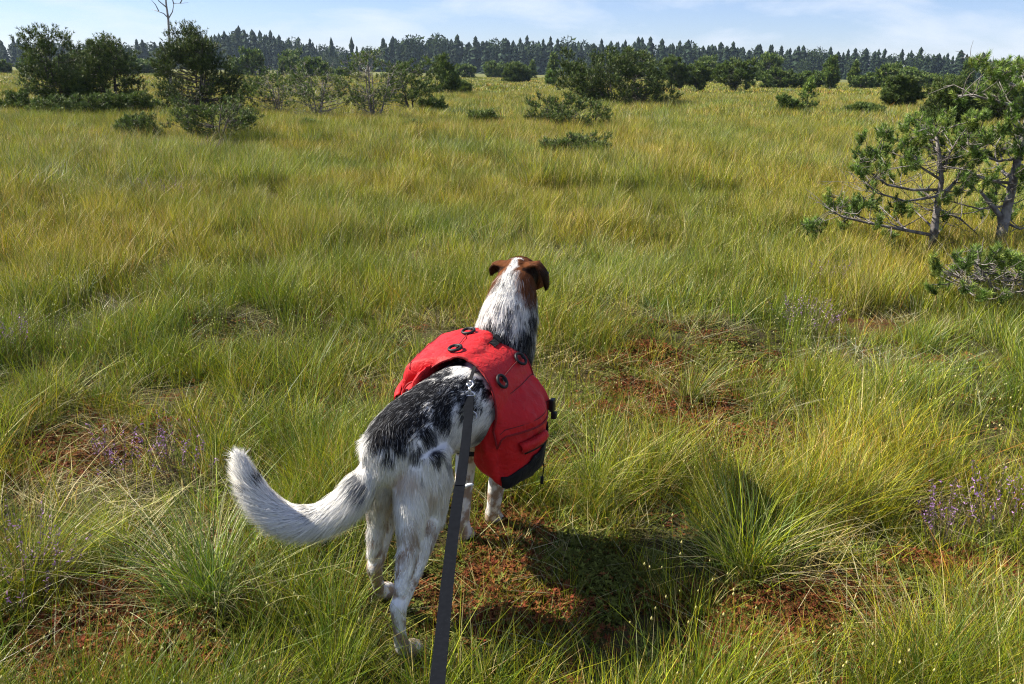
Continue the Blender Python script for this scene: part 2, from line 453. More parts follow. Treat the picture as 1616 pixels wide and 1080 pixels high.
# --- flattened straw, seed-head stems
x, y = wedge(rng, 1300, 1.1, 8, 1.5); keep = rng.uniform(0, 1, len(x)) < .22 + .78 * hollow(x, y); x, y = x[keep], y[keep]
sx, sy, a, r, k = tufted(rng, x, y, 26, .14); n = len(sx); lm = low_mask(sx, sy)
ka = rng.uniform(0, 6.28, len(x)); a = ka[k] + rng.normal(0, .9, n)
straw = blade_field(rng, np.stack([sx, sy, ground_z(sx, sy) + rng.uniform(.0, .05, n)], 1), a, rng.uniform(.10, .30, n) * (1 - .4 * lm), np.abs(rng.normal(.9, .3, n)), rng.uniform(0, .4, n),
                    .0028 * rng.uniform(.6, 1.3, n), pick(rng, n, [.42, .25, .12, .21], [STRAW, PALE, ORANGE * .8, (.22, .16, .12)]), 3, flat=rng.uniform(.4, .85, n), tipdry=.05)
tag(link('dry_straw', plant_mesh('dry_straw', [straw], M_GRASS)), 'flattened pale dead straw lying between the tufts', 'straw', kind='stuff')
x, y = wedge(rng, 2600, 1.15, 12, 1.5); keep = (fbm2(x, y, .8, 2, 61) > .49) & (low_mask(x, y) < .6); x, y = x[keep], y[keep]
sx, sy, a, r, k = tufted(rng, x, y, 9, .16); n = len(sx)
st = blade_field(rng, np.stack([sx, sy, ground_z(sx, sy)], 1), a, rng.uniform(.15, .36, n), np.abs(rng.normal(.10, .05, n)), np.abs(rng.normal(.1, .05, n)), np.full(n, .0028), pick(rng, n, [.5, .5], [GREEN, YGREEN]), 2, tipdry=.1)
tops = st[0].reshape(n, 5, 3)[:, 4]; hsel = rng.uniform(0, 1, n) < .5
tag(link('seed_stems', plant_mesh('seed_stems', [st, heads(rng, tops[hsel], .0038, np.array([.58, .50, .22]))], M_GRASS)), 'thin sedge stems with tiny pale yellow seed heads', 'sedge', kind='stuff')

# --- the meadow further out: square turves laid edge to edge
def turf(rng, size, n, width, hmin, hmax, segs, tussocks, trad, seed):
    h0 = size / 2
    bx_ = rng.uniform(-h0, h0, n); by_ = rng.uniform(-h0, h0, n); o = np.full(n, seed * 37.0)
    fq = {1.5: 2.6, 3.0: 2.0, 8.0: .95, 25.0: .3}[size]; cf = sstep(.33, .64, fbm2(bx_ + o, by_, fq, 2, 91)); hf = .42 + .85 * cf
    thin = np.maximum(sstep(.50, .64, fbm2(bx_ + o, by_, max(4.2 / size, .9), 2, 92)) * .8, .68 * (1 - cf))
    keep = rng.uniform(0, 1, n) > thin; bx_, by_, hf = bx_[keep], by_[keep], hf[keep]; n = len(bx_)
    a = rng.uniform(0, 6.28, n)
    br = .62 + .76 * fbm2(bx_ + 5, by_, 9.0 / size, 2, 93)[:, None]
    fld = [blade_field(rng, np.stack([bx_, by_, np.zeros(n)], 1), a, rng.uniform(hmin, hmax, n) * hf, np.abs(rng.normal(.22, .16, n)), np.abs(rng.normal(.16, .14, n)),
                       width * rng.uniform(.6, 1.4, n), pick(rng, n, [.26, .41, .22, .08, .03]) * br, segs, bend=(rng.normal(.05, .12, n), rng.normal(0, .1, n)))]
    tx, ty = rng.uniform(-h0, h0, tussocks), rng.uniform(-h0, h0, tussocks)
    ux, uy, a, r, k = tufted(rng, tx, ty, 60, trad); m = len(ux)
    tt = np.array([[.75, .95, .9], [1.1, 1.05, .9], [.95, 1.05, 1.5], [1.25, 1.05, 1.0]])[rng.integers(0, 4, tussocks)]
    fld.append(blade_field(rng, np.stack([ux, uy, np.zeros(m)], 1), a, rng.uniform(.7, 1.35, m) * hmax * rng.uniform(.8, 1.2, tussocks)[k], np.abs(rng.normal(.26, .14, m)), np.abs(rng.normal(.28, .2, m)),
                           width * rng.uniform(.6, 1.3, m), pick(rng, m, [.28, .34, .18, .17, .03]) * tt[k], segs, tipdry=.5))
    return plant_mesh('turf', fld, M_GRASS)
def src(name, meshes):
    c = bpy.data.collections.new(name)
    for i, m in enumerate(meshes): c.objects.link(bpy.data.objects.new('%s_%02d' % (name, i), m))
    return c
def scatter(name, coll, P, idx, rot, scl, label, cat=None, tint=None):
    """one 'stuff' object: points with their own turn and size carry the pieces"""
    me = bpy.data.meshes.new(name); n = len(P)
    me.vertices.add(n); me.vertices.foreach_set('co', np.asarray(P, np.float32).ravel())
    a = me.attributes.new('idx', 'INT', 'POINT'); a.data.foreach_set('value', np.asarray(idx, np.int32))
    a = me.attributes.new('rot', 'FLOAT_VECTOR', 'POINT'); a.data.foreach_set('vector', np.asarray(rot, np.float32).ravel())
    a = me.attributes.new('scl', 'FLOAT_VECTOR', 'POINT'); a.data.foreach_set('vector', np.asarray(scl, np.float32).ravel())
    if tint is not None:
        a = me.attributes.new('tint', 'FLOAT_COLOR', 'POINT')
        c = np.ones((n, 4), np.float32); c[:, :3] = tint; a.data.foreach_set('color', c.ravel())
    o = link(name, me)
    ng = bpy.data.node_groups.new(name + '_nodes', 'GeometryNodeTree')
    ng.interface.new_socket('Geometry', in_out='INPUT', socket_type='NodeSocketGeometry')
    ng.interface.new_socket('Geometry', in_out='OUTPUT', socket_type='NodeSocketGeometry')
    N, L = ng.nodes, ng.links
    gi, go = N.new('NodeGroupInput'), N.new('NodeGroupOutput')
    ip = N.new('GeometryNodeInstanceOnPoints'); ci = N.new('GeometryNodeCollectionInfo')
    ci.inputs['Collection'].default_value = coll; ci.inputs['Separate Children'].default_value = True; ci.inputs['Reset Children'].default_value = True
    ip.inputs['Pick Instance'].default_value = True
    def attr(nm, ty):
        x = N.new('GeometryNodeInputNamedAttribute'); x.data_type = ty; x.inputs['Name'].default_value = nm
        return [s for s in x.outputs if s.enabled and s.name == 'Attribute'][0]
    e2r = N.new('FunctionNodeEulerToRotation')
    L.new(attr('rot', 'FLOAT_VECTOR'), e2r.inputs[0])
    L.new(gi.outputs[0], ip.inputs['Points']); L.new(ci.outputs[0], ip.inputs['Instance'])
    L.new(attr('idx', 'INT'), ip.inputs['Instance Index']); L.new(e2r.outputs[0], ip.inputs['Rotation'])
    L.new(attr('scl', 'FLOAT_VECTOR'), ip.inputs['Scale']); L.new(ip.outputs[0], go.inputs[0])
    md = o.modifiers.new('pieces', 'NODES'); md.node_group = ng
    return tag(o, label, cat, kind='stuff')
turfs, tP, tI, tR, tS = [], [], [], [], []
def lay(size, r0, r1, variants):
    o = len(turfs); turfs.extend(variants); g = size
    R_ = int(r1 / g) + 2
    for i in range(-R_, R_ + 1):
        for j in range(0, R_ + 1):
            x, y = (i + .5) * g, (j + .5) * g; d = math.hypot(x, y)
            if not (r0 <= d < r1) or abs(math.atan2(x, y)) > HALF + .12 + .75 * g / d: continue
            tP.append((x, y, float(ground_z([x], [y])[0]) * (1 if size < 5 else .5) - .015)); tI.append(o + int(rng.integers(0, len(variants))))
            tR.append((0, 0, int(rng.integers(0, 4)) * math.pi / 2)); tS.append((1, 1, float(rng.uniform(.85, 1.15))))
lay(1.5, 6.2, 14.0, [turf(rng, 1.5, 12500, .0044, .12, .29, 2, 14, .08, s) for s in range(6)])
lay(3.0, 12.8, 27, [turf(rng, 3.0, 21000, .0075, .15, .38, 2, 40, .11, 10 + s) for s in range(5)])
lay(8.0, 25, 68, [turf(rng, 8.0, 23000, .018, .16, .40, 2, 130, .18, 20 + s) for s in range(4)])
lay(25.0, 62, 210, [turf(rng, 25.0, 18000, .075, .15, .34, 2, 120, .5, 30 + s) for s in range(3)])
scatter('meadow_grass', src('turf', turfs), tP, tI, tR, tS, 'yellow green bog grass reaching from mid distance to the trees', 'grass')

# --- sphagnum sprigs in the open patches
def moss_clump(rng, colr, colr2):
    V, T, C = [], [], []
    for i in range(30):
        a, r = rng.uniform(0, 6.28), .045 * math.sqrt(rng.uniform(0, 1))
        p = np.array([r * math.cos(a), r * math.sin(a), .022 * (1 - (r / .06) ** 2) * rng.uniform(.6, 1.2)])
        cc = (colr if rng.uniform() < .7 else colr2) * rng.uniform(.6, 1.3)
        for j in range(6):
            q = j * 1.05 + rng.uniform(0, 1); L = rng.uniform(.005, .011)
            d = np.array([math.cos(q), math.sin(q), rng.uniform(-.2, .7)]); e = np.array([-math.sin(q), math.cos(q), 0]) * L * .35
            b = len(V); V += [p + e, p - e, p + d * L]; T.append((b, b + 1, b + 2)); C += [cc, cc, cc * 1.2]
    return np.array(V), np.array(T), np.zeros((0, 4), int), np.array(C)
RED = np.array([.145, .038, .017]); RUST = np.array([.185, .078, .026]); MGREEN = np.array([.13, .145, .03])
moss_m = [plant_mesh('moss_clump', [moss_clump(rng, a, b)], M_MOSS) for a, b in ((RED, RUST), (RUST, RED), (RUST, MGREEN), (MGREEN, RUST), (MGREEN, MGREEN * 1.3))]
x, y = wedge(rng, 26000, 1.3, 6.0, 1.7); ma = moss_amount(x, y); keep = rng.uniform(0, 1, len(x)) < np.maximum(ma, .10); x, y, ma = x[keep], y[keep], ma[keep]; m = len(x)
rd = fbm2(x, y, 3.0, 2, 71) + .25 * (ma - .5)
mi = np.where(rd > .55, rng.integers(0, 3, m), np.where(rd > .46, rng.integers(1, 4, m), rng.integers(3, 5, m)))
s = rng.uniform(.7, 1.5, m)
scatter('bog_moss', src('moss_clump', moss_m), np.stack([x, y, ground_z(x, y) + .004], 1), mi, np.stack([rng.normal(0, .2, m), rng.normal(0, .2, m), rng.uniform(0, 6.28, m)], 1),
        np.stack([s, s, s * rng.uniform(.7, 1.5, m)], 1), 'rust red and green peat moss in the low open patches', 'moss', tint=rng.uniform(.7, 1.25, (m, 1)) * np.ones((1, 3)))

# --- tussocks that stand out singly
def tussock(px, py, height, spread, n, label, tone, lean=(0, 0), probs=(.36, .28, .14, .19, .03)):
    r_ = np.random.default_rng(int(px * 7 + py)); b = gp(px, py); gz = float(ground_z([b[0]], [b[1]])[0])
    x0, y0, a, r, k = tufted(r_, np.zeros(1), np.zeros(1), n, spread * .36); a = a + r_.normal(0, .9, n)
    h = r_.uniform(.30, 1.05, n) * height
    P = [blade_field(r_, np.stack([x0, y0, np.zeros(n) - .01], 1), a, h, np.abs(r_.normal(.18, .1, n)) + .12 * r, np.abs(r_.normal(.42, .25, n)), .0030 * r_.uniform(.6, 1.3, n),
                     pick(r_, n, list(probs)) * np.array(tone), 6, tipdry=.5, bend=(np.full(n, lean[0]) + r_.normal(0, .1, n), np.full(n, lean[1]) + r_.normal(0, .1, n)))]
    m = n // 4; x0, y0, a, r, k = tufted(r_, np.zeros(1), np.zeros(1), m, spread * .4)
    P.append(blade_field(r_, np.stack([x0, y0, np.zeros(m)], 1), a, r_.uniform(.4, .8, m) * height, np.abs(r_.normal(.6, .2, m)), np.abs(r_.normal(.6, .2, m)), .0028 * r_.uniform(.6, 1.3, m),
                         pick(r_, m, [.6, .3, .1], [STRAW, PALE, (.22, .16, .12)]), 5, tipdry=.1))
    o = link('grass_tussock', plant_mesh('grass_tussock', P, M_GRASS), loc=(b[0], b[1], gz))
    tag(o, label, 'grass', 'tall grass tussocks', kind='thing')
for t in [(1175, 905, .50, .28, 420, 'large green tussock right of the dog\'s shadow', (.95, 1.08, 1.0), (-.12, 0)),
          (935, 770, .42, .20, 260, 'upright tussock just right of the red pack', (.95, 1.08, .8), (.05, 0)),
          (330, 960, .52, .32, 460, 'broad blue green tussock below the dog\'s tail', (.95, 1.1, 1.2), (-.18, 0)),
          (55, 930, .48, .24, 260, 'arching tussock at the lower left edge', (1.05, 1.0, .9), (.25, 0)),
          (500, 700, .36, .22, 240, 'dark green tussock left of the dog\'s rump', (.8, 1.0, .8), (.05, 0)),
          (1330, 800, .44, .24, 260, 'yellow green tussock further right of the largest one', (1.1, 1.08, .8), (.1, 0)),
          (1090, 620, .38, .18, 220, 'slender pale tussock beside the upper rust moss patch', (1.15, 1.1, 1.3), (.08, 0)),
          (640, 345, .45, .30, 240, 'low wide tussock in the middle of the left meadow', (.85, 1.0, .85), (.1, 0))]:
    tussock(*t)
# ------------------------------------------------------------------ bog pines
M_DARKBARK = mat_plain('dark_pine_bark', (.055, .045, .038), .9, noise=(10, (.11, .10, .09), .45, .65), bump=(40, .8, .01))
def dist_m(px, py):
    b = gp(px, py); return b, float((b - CO) @ CF) / FPX       # ground point, metres per photo pixel there
N_DARK = np.array([.040, .070, .014]); N_MID = np.array([.068, .110, .020]); N_LIGHT = np.array([.15, .19, .035])
def needle_mesh(rng, tips, axes, shoot, length, width, n, tone=1.0, spread=.75):
    """brushes of needles: tips (N,3) shoot ends, axes (N,3) unit"""
    N = len(tips); k = np.repeat(np.arange(N), n); m = N * n
    t = rng.uniform(0, 1, m); ax = axes[k]; P = tips[k] - ax * ((1 - t) * shoot)[:, None]
    v = rng.normal(0, 1, (m, 3)); v -= (v * ax).sum(1)[:, None] * ax; v /= np.linalg.norm(v, axis=1)[:, None]
    d = ax * (.45 + .5 * t)[:, None] + v * spread; d /= np.linalg.norm(d, axis=1)[:, None]
    sd = np.cross(d, rng.normal(0, 1, (m, 3))); sd /= np.linalg.norm(sd, axis=1)[:, None]
    ln = length * rng.uniform(.7, 1.2, m); w = width * rng.uniform(.7, 1.3, m)
    V = np.stack([P - sd * (w / 2)[:, None], P + sd * (w / 2)[:, None], P + d * ln[:, None]], 1).reshape(-1, 3)
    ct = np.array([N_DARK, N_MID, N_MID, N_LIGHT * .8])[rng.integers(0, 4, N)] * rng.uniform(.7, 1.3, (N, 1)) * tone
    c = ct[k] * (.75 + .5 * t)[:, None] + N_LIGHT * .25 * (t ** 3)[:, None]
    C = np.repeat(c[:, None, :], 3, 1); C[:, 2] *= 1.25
    return V, np.arange(m * 3).reshape(-1, 3), np.zeros((0, 4), int), C.reshape(-1, 3)
def bez(a, b, c, d, n=6):
    t = np.linspace(0, 1, n)[:, None]
    return a * (1 - t) ** 3 + b * 3 * t * (1 - t) ** 2 + c * 3 * t * t * (1 - t) + d * t ** 3
def pine_mesh(rng, stems, clusters, tufts, cr, shoot, length, width, nn, tone=1.0, twig=.006, bare=0, bare_len=.8, brad=.022, tuft_twigs=True, up=.7):
    """stems: list of (points, radii); clusters (N,3) local. returns (trunk mesh builder, crown parts)"""
    wood = MB()
    S, SR = [], []
    for pts, rad in stems:
        wood.tube(pts, rad, 7)
        pts = np.asarray(pts, float)
        for i in range(len(pts) - 1):
            for t in np.linspace(0, 1, 5)[:-1]: S.append(pts[i] * (1 - t) + pts[i + 1] * t); SR.append(rad[i] * (1 - t) + rad[i + 1] * t)
    S = np.array(S); SR = np.array(SR); tips, axes = [], []
    for c in clusters:
        dd = S - c; hz = np.hypot(dd[:, 0], dd[:, 1]); cost = np.linalg.norm(dd, axis=1) + 1.4 * np.maximum(0, dd[:, 2] + .30 * hz) + rng.uniform(0, .1, len(S)) * hz
        i = int(np.argmin(cost)); a = S[i]; ln = np.linalg.norm(c - a)
        if ln > .03:
            h = np.array([c[0] - a[0], c[1] - a[1], 0]); j = rng.normal(0, .10, (2, 3)) * ln
            p = bez(a, a + h * .4 + j[0] + np.array([0, 0, .05 * ln]), a + h * .85 + np.array([0, 0, (c[2] - a[2]) * .45]) + j[1], c)
            r0 = min(SR[i] * .6, brad * (ln / .8) ** .6 + .004); wood.tube(p, np.linspace(r0, twig * .8, len(p)), 4, cap=False)
            base_dir = p[-1] - p[-2]; base_dir = base_dir / max(np.linalg.norm(base_dir), 1e-6)
        else: base_dir = np.array([0, 0, 1.0])
        for _ in range(tufts):
            o = rng.normal(0, 1, 3); o /= np.linalg.norm(o); o *= cr * rng.uniform(.25, 1.0) ** .6; o[2] *= .7
            ax = base_dir * .5 + o / cr * .75 + np.array([0, 0, up]) + rng.normal(0, .2, 3); ax /= np.linalg.norm(ax)
            tp = c + o; tips.append(tp); axes.append(ax)
            if tuft_twigs: wood.tube([c - base_dir * cr * .3, (c + tp) / 2 - np.array([0, 0, cr * .1]), tp], [twig, twig * .8, twig * .5], 3, cap=False)
    for _ in range(bare):       # dry twigs without needles
        i = rng.integers(0, len(S)); a = S[i]; q = rng.uniform(0, 6.28); ln = bare_len * rng.uniform(.35, 1.0)
        h = np.array([math.cos(q), math.sin(q), 0]) * ln; e = a + h + np.array([0, 0, ln * rng.uniform(-.05, .75)])
        p = bez(a, a + h * .3 + rng.normal(0, .08, 3) * ln, e - h * .25 + rng.normal(0, .1, 3) * ln, e, 5)
        wood.tube(p, np.linspace(min(SR[i] * .5, brad * .5), twig * .5, 5), 3, cap=False)
        for _k in range(2):
            s = p[rng.integers(1, 4)]; e2 = s + (h * .3 + rng.normal(0, .2, 3) * ln + np.array([0, 0, .15 * ln])); wood.tube([s, (s + e2) / 2 + rng.normal(0, .03, 3) * ln, e2], [twig * .8, twig * .6, twig * .4], 3, cap=False)
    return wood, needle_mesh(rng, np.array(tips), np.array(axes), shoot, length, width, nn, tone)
def crown_points(rng, w, h, n, lo, lobes, flat=.85):
    """cluster centres over a lumpy crown: lobes of the outline, denser towards the surface"""
    L_ = [(np.array([0, 0, lo + (h - lo) * .46]), np.array([w * .47, w * .38, (h - lo) * .54]))]
    for i in range(lobes):
        q = rng.uniform(0, 6.28); e = rng.uniform(.2, 1.0)
        r = w * rng.uniform(.16, .27); zc = lo + (h - lo) * rng.uniform(.12, .86)
        off = w * .56 - r * .8
        L_.append((np.array([math.cos(q) * off * (1 - .45 * (zc / h) ** 2), math.sin(q) * off * .8, zc]), np.array([r, r, r * flat])))
    P = []
    while len(P) < n:
        c, s = L_[rng.integers(0, len(L_))] if rng.uniform() < .8 else L_[0]
        if rng.uniform() < .4: c, s = L_[0]
        v = rng.normal(0, 1, 3); v /= np.linalg.norm(v); p = c + v * s * rng.uniform(.25, 1) ** .4
        if p[2] > lo * .8 and p[2] < h * .985: P.append(p)
    return np.array(P)
def pine(px0, px1, pyt, pyb, label, seed, style='dense', group=None, name='bog_pine', xb=None):
    rng = np.random.default_rng(seed); xc = (px0 + px1) / 2 if xb is None else xb
    b, mpp = dist_m(xc, pyb); w, h = (px1 - px0) * mpp, (pyb - pyt) * mpp
    gz = float(ground_z([b[0]], [b[1]])[0]); px_r = mpp * 1.58             # metres per render pixel
    h -= 0.09 * h; h = max(h, .25)
    k = dict(cone=(190, .03, 9, 4), dense=(150, .05, 11, 4), open=(64, .22, 7, 3), bare=(58, .30, 9, 5), low=(72, .10, 7, 6), young=(34, .06, 3, 1), tall=(84, .10, 7, 2))[style]
    n, lo, lobes, nst = k
    if w * h > 12: n = int(n * 1.35)
    cl = crown_points(rng, w, h, n, lo * h, lobes)
    if style in ('young', 'tall'):
        cl[:, :2] *= (1.12 - .95 * (cl[:, 2] / h) ** 1.3)[:, None]
    if style == 'cone': cl[:, :2] *= (1.12 - .62 * (cl[:, 2] / h) ** 1.5)[:, None]
    if style == 'low': cl[:, 2] = .08 + cl[:, 2] * (.68 + .36 * rng.uniform(0, 1, len(cl)))
    stems = []
    for i in range(nst):
        q = rng.uniform(0, 6.28); sp = w * (.26 if style not in ('young', 'tall') else .05) * rng.uniform(.2, 1.0); top = h * rng.uniform(.66, .90)
        b0 = np.array([math.cos(q), math.sin(q) * .7, 0]) * sp * .22
        p1 = b0 + np.array([math.cos(q) * sp * .35, math.sin(q) * sp * .25, top * .35]); p2 = b0 + np.array([math.cos(q) * sp * .9, math.sin(q) * sp * .7, top]) + rng.normal(0, .03, 3) * w
        pts = bez(b0 - np.array([0, 0, .08]), b0 + np.array([0, 0, top * .2]), p1 + rng.normal(0, .03, 3) * h, p2, 7); r0 = min(.055, .014 + .011 * h) * rng.uniform(.7, 1.1)
        stems.append((pts, list(np.linspace(r0, r0 * .3, 7))))
    cr = max(.10, min(.34, .085 * math.sqrt(w * h) + .07)); ln = max(.06, 2.7 * px_r)
    wood, nd = pine_mesh(rng, stems, cl, dict(cone=20, dense=20, open=15, bare=8, low=15, young=9, tall=18)[style], cr, ln * 1.3, ln, max(.009, .60 * px_r), 13,
                         bare={'bare': 95, 'open': 35, 'dense': 26, 'low': 14}.get(style, 4), bare_len=w * .42, twig=max(.003, (.13 if style == 'bare' else .09) * px_r), tuft_twigs=px_r < .03, brad=.018, tone=dict(low=1.0, young=1.5, bare=1.1, dense=.72, cone=.6).get(style, .9))
    t = thing(name, label, 'pine', (float(b[0]), float(b[1]), gz), group)
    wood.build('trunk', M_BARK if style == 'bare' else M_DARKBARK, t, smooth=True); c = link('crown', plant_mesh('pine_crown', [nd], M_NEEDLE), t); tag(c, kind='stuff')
    return t

PINES = [
 (46, 152, 32, 184, 'broad dark pine at far left with two rounded tops', 1, 'dense'),
 (128, 232, 38, 182, 'dark pine between the far left pine and the conical one', 2, 'dense'),
 (240, 380, 27, 186, 'tall dark conical pine under the bare crooked tree', 3, 'cone'),
 (384, 500, 100, 190, 'twiggy half bare pine right of the tall dark pine', 4, 'bare'),
 (445, 560, 92, 198, 'half bare pine with a crooked forked trunk and tufted top', 5, 'bare'),
 (532, 650, 74, 200, 'twiggy grey stemmed pine with the highest tuft of the bare group', 6, 'bare'),
 (600, 706, 84, 182, 'spreading pine at the right end of the bare group', 7, 'open'),
 (668, 730, 74, 154, 'compact upright pine standing alone in the left middle', 8, 'tall'),
 (718, 744, 124, 153, 'tiny round pine at the foot of the compact upright pine', 9, 'low'),
 (880, 1056, 66, 168, 'largest spreading pine in the middle of the meadow', 10, 'dense'),
 (1036, 1084, 84, 146, 'grey green pine just behind the largest spreading pine', 11, 'open'),
 (1078, 1128, 96, 147, 'small umbrella shaped pine right of the largest spreading pine', 12, 'open'),
 (1124, 1194, 90, 149, 'rounded pine with several bare trunks right of the umbrella pine', 13, 'open'),
 (1252, 1292, 116, 183, 'thin see-through young pine in the open right meadow', 14, 'young'),
 (1224, 1258, 146, 183, 'little bushy pine leaning on the young pine', 15, 'low'),
 (1388, 1452, 124, 178, 'bushy pine left of the dense clump behind the right tree', 16, 'dense'),
 (1448, 1536, 112, 206, 'dense bushy pine right behind the near right tree', 17, 'dense'),
 (1530, 1640, 118, 200, 'dark pine at the right edge behind the near tree', 18, 'dense'),
 (795, 838, 97, 132, 'small pine before the spruces left of the largest pine', 19, 'dense'),
 (856, 880, 106, 137, 'little pale pine just left of the largest pine', 20, 'young'),
 (1190, 1260, 104, 142, 'far grey green pine clump between rounded pine and young pine', 21, 'open'),
]
for p in PINES: pine(*p[:5], seed=p[5], style=p[6])
SHRUBS = [
 (-8, 60, 146, 186, 'low dark green dwarf pine at the left edge', 31), (46, 122, 156, 197, 'low dwarf pine below the far left pine', 32), (108, 186, 150, 193, 'low dwarf pine below the second dark pine', 33),
 (172, 246, 142, 192, 'low dwarf pine left of the tall dark pine\'s foot', 34), (182, 248, 184, 226, 'small separate dwarf pine in front of the left shrubs', 35), (268, 418, 152, 230, 'bushy dwarf pine in front of the tall dark pine', 36),
 (738, 792, 176, 210, 'small dwarf pine left of the middle dwarf pine', 37), (828, 958, 150, 212, 'broad dwarf pine in front of the largest spreading pine', 38), (850, 958, 206, 254, 'low flat dwarf pine nearest the viewer in the middle', 39),
 (640, 672, 196, 214, 'tiny dwarf pine sprig in the grass left of centre', 40), (470, 512, 196, 216, 'tiny dwarf pine sprig below the bare group', 41), (1330, 1400, 168, 186, 'flat dwarf pine left of the bushy right pine', 42),
 (660, 706, 152, 182, 'low dwarf pine at the foot of the spreading pine', 43)]
for p in SHRUBS: pine(*p[:5], seed=p[5], style='low', name='dwarf_pine', group='dwarf pines in the grass')

# small pines along the far edge of the bog, copies of four shapes
def far_pine_src(seed, w, h, style):
    rng = np.random.default_rng(seed); cl = crown_points(rng, w, h, 60, .1 * h, 5)
    if style: cl[:, :2] *= (1.1 - .8 * (cl[:, 2] / h))[:, None]
    wood, nd = pine_mesh(rng, [([(0, 0, -.3), (.1, 0, h * .4), (0, .1, h * .8)], [.12, .09, .04])], cl, 11, .45, .5, .40, .16, 9, twig=.02, tuft_twigs=False, brad=.05)
    return wood.mesh('far_pine_trunk', M_BARK), plant_mesh('far_pine_crown', [nd], M_NEEDLE)
FAR = [far_pine_src(61, 3.4, 3.6, 0), far_pine_src(62, 4.4, 3.0, 0), far_pine_src(63, 2.6, 4.2, 1), far_pine_src(64, 3.6, 2.4, 0)]
rng = np.random.default_rng(77)
ORD = 'first second third fourth fifth sixth seventh eighth ninth tenth eleventh twelfth'.split()
def far_row(xs, y0, y1, label):
    for i_, px in enumerate(xs):
        py = rng.uniform(y0, y1) + (px - 808) * math.tan(ROLL); b = gp(px, py)
        t = thing('far_pine', ORD[i_] + ' from left, ' + label, 'pine', (float(b[0]), float(b[1]), float(ground_z([b[0]], [b[1]])[0])), 'small pines along the far edge of the bog')
        s = rng.uniform(.42, .80) * float(np.linalg.norm(b)) / 95; t.scale = (s, s, s * rng.uniform(.8, 1.2)); t.rotation_euler = (0, 0, rng.uniform(0, 6.28))
        w, c = FAR[rng.integers(0, 4)]; link('trunk', w, t); tag(link('crown', c, t), kind='stuff')
far_row(np.linspace(-20, 235, 11) + rng.normal(0, 8, 11), 126, 131, 'small dark pine in the row behind the far left pines')
far_row(np.linspace(375, 540, 7) + rng.normal(0, 8, 7), 124, 129, 'small dark pine in the row behind the bare pine group')
far_row(np.linspace(735, 880, 5) + rng.normal(0, 8, 5), 124, 129, 'small dark pine far behind in the gap left of the largest pine')
far_row(np.linspace(1070, 1210, 4) + rng.normal(0, 8, 4), 126, 131, 'small dark pine in the row behind the umbrella and rounded pines')
far_row(np.linspace(1260, 1400, 8) + rng.normal(0, 7, 8), 129, 135, 'dark pine in the close belt between young pine and right clump')
far_row(np.linspace(1430, 1640, 8) + rng.normal(0, 8, 8), 127, 132, 'small dark pine in the row behind the near right tree')

# bare crooked tree behind the tall dark pine
b, mpp = dist_m(270, 150); rt = thing('bare_tree', 'bare crooked grey tree rising out of the frame above the dark pine', 'tree', (float(b[0]), float(b[1]), float(ground_z([b[0]], [b[1]])[0])))
def bp(px, py, dy=0): p = aty(px, py, b[1] + dy); return p - b
tw, cw = MB(), MB()
tw.tube([(0, 0, -.1), bp(268, 110), bp(267, 60), bp(265, 25), bp(262, 5), bp(260, -22), bp(264, -48)], [.10, .085, .07, .06, .05, .035, .012], 7)
BR = [[(265, 27), (272, 15), (274, 2), (284, 2), (297, 1)], [(265, 25), (258, 18), (247, 14), (238, 11)], [(262, 8), (250, -2), (244, -14), (240, -30)], [(274, 3), (270, -10), (280, -26)], [(260, -20), (252, -32), (250, -50)], [(284, 2), (290, -10), (298, -20)], [(250, 14), (245, 4), (238, -4)], [(264, -5), (272, -20), (274, -40)]]
for q in BR: cw.tube([bp(*p, dy=rng.normal(0, .2)) for p in q], list(np.linspace(.035, .008, len(q))), 5)
tw.build('trunk', M_DEADWOOD, rt, smooth=True); cw.build('branches', M_DEADWOOD, rt, smooth=True)

# ------------------------------------------------------------------ near pines on the right
def near_pine(label, base, stems, twigs_px, clusters_px, seed, tufts=7, cr=.10, bare=75, depth=.35, tone=1.8, name='bog_pine', bare_len=.5):
    rng = np.random.default_rng(seed); b = gp(*base); gz = float(ground_z([b[0]], [b[1]])[0])
    def lp(px, py, dy=0.0): return aty(px, py, b[1] + dy) - np.array([b[0], b[1], gz])
    S = []
    for pts, r0, r1 in stems:
        P = [lp(*q) for q in pts]; S.append((P, list(np.linspace(r0, r1, len(P)))))
    for pts, r0, r1 in twigs_px:
        P = [lp(q[0], q[1], (q[2] if len(q) > 2 else 0)) for q in pts]; S.append((P, list(np.linspace(r0, r1, len(P)))))
    C = np.array([lp(q[0], q[1], rng.normal(0, depth) if len(q) < 3 else q[2]) for q in clusters_px])
    wood, nd = pine_mesh(rng, S, C, tufts, cr, .085, .045, .0052, 78, tone=tone, twig=.0036, bare=bare, bare_len=bare_len, brad=.014, up=.8)
    t = thing(name, label, 'pine', (float(b[0]), float(b[1]), gz))
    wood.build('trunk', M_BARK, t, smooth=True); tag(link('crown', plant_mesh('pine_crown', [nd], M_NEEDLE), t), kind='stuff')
def SCAT(x0, x1, y0, y1, n, seed):
    r_ = np.random.default_rng(seed); return [(float(r_.uniform(x0, x1)), float(r_.uniform(y0, y1))) for _ in range(n)]
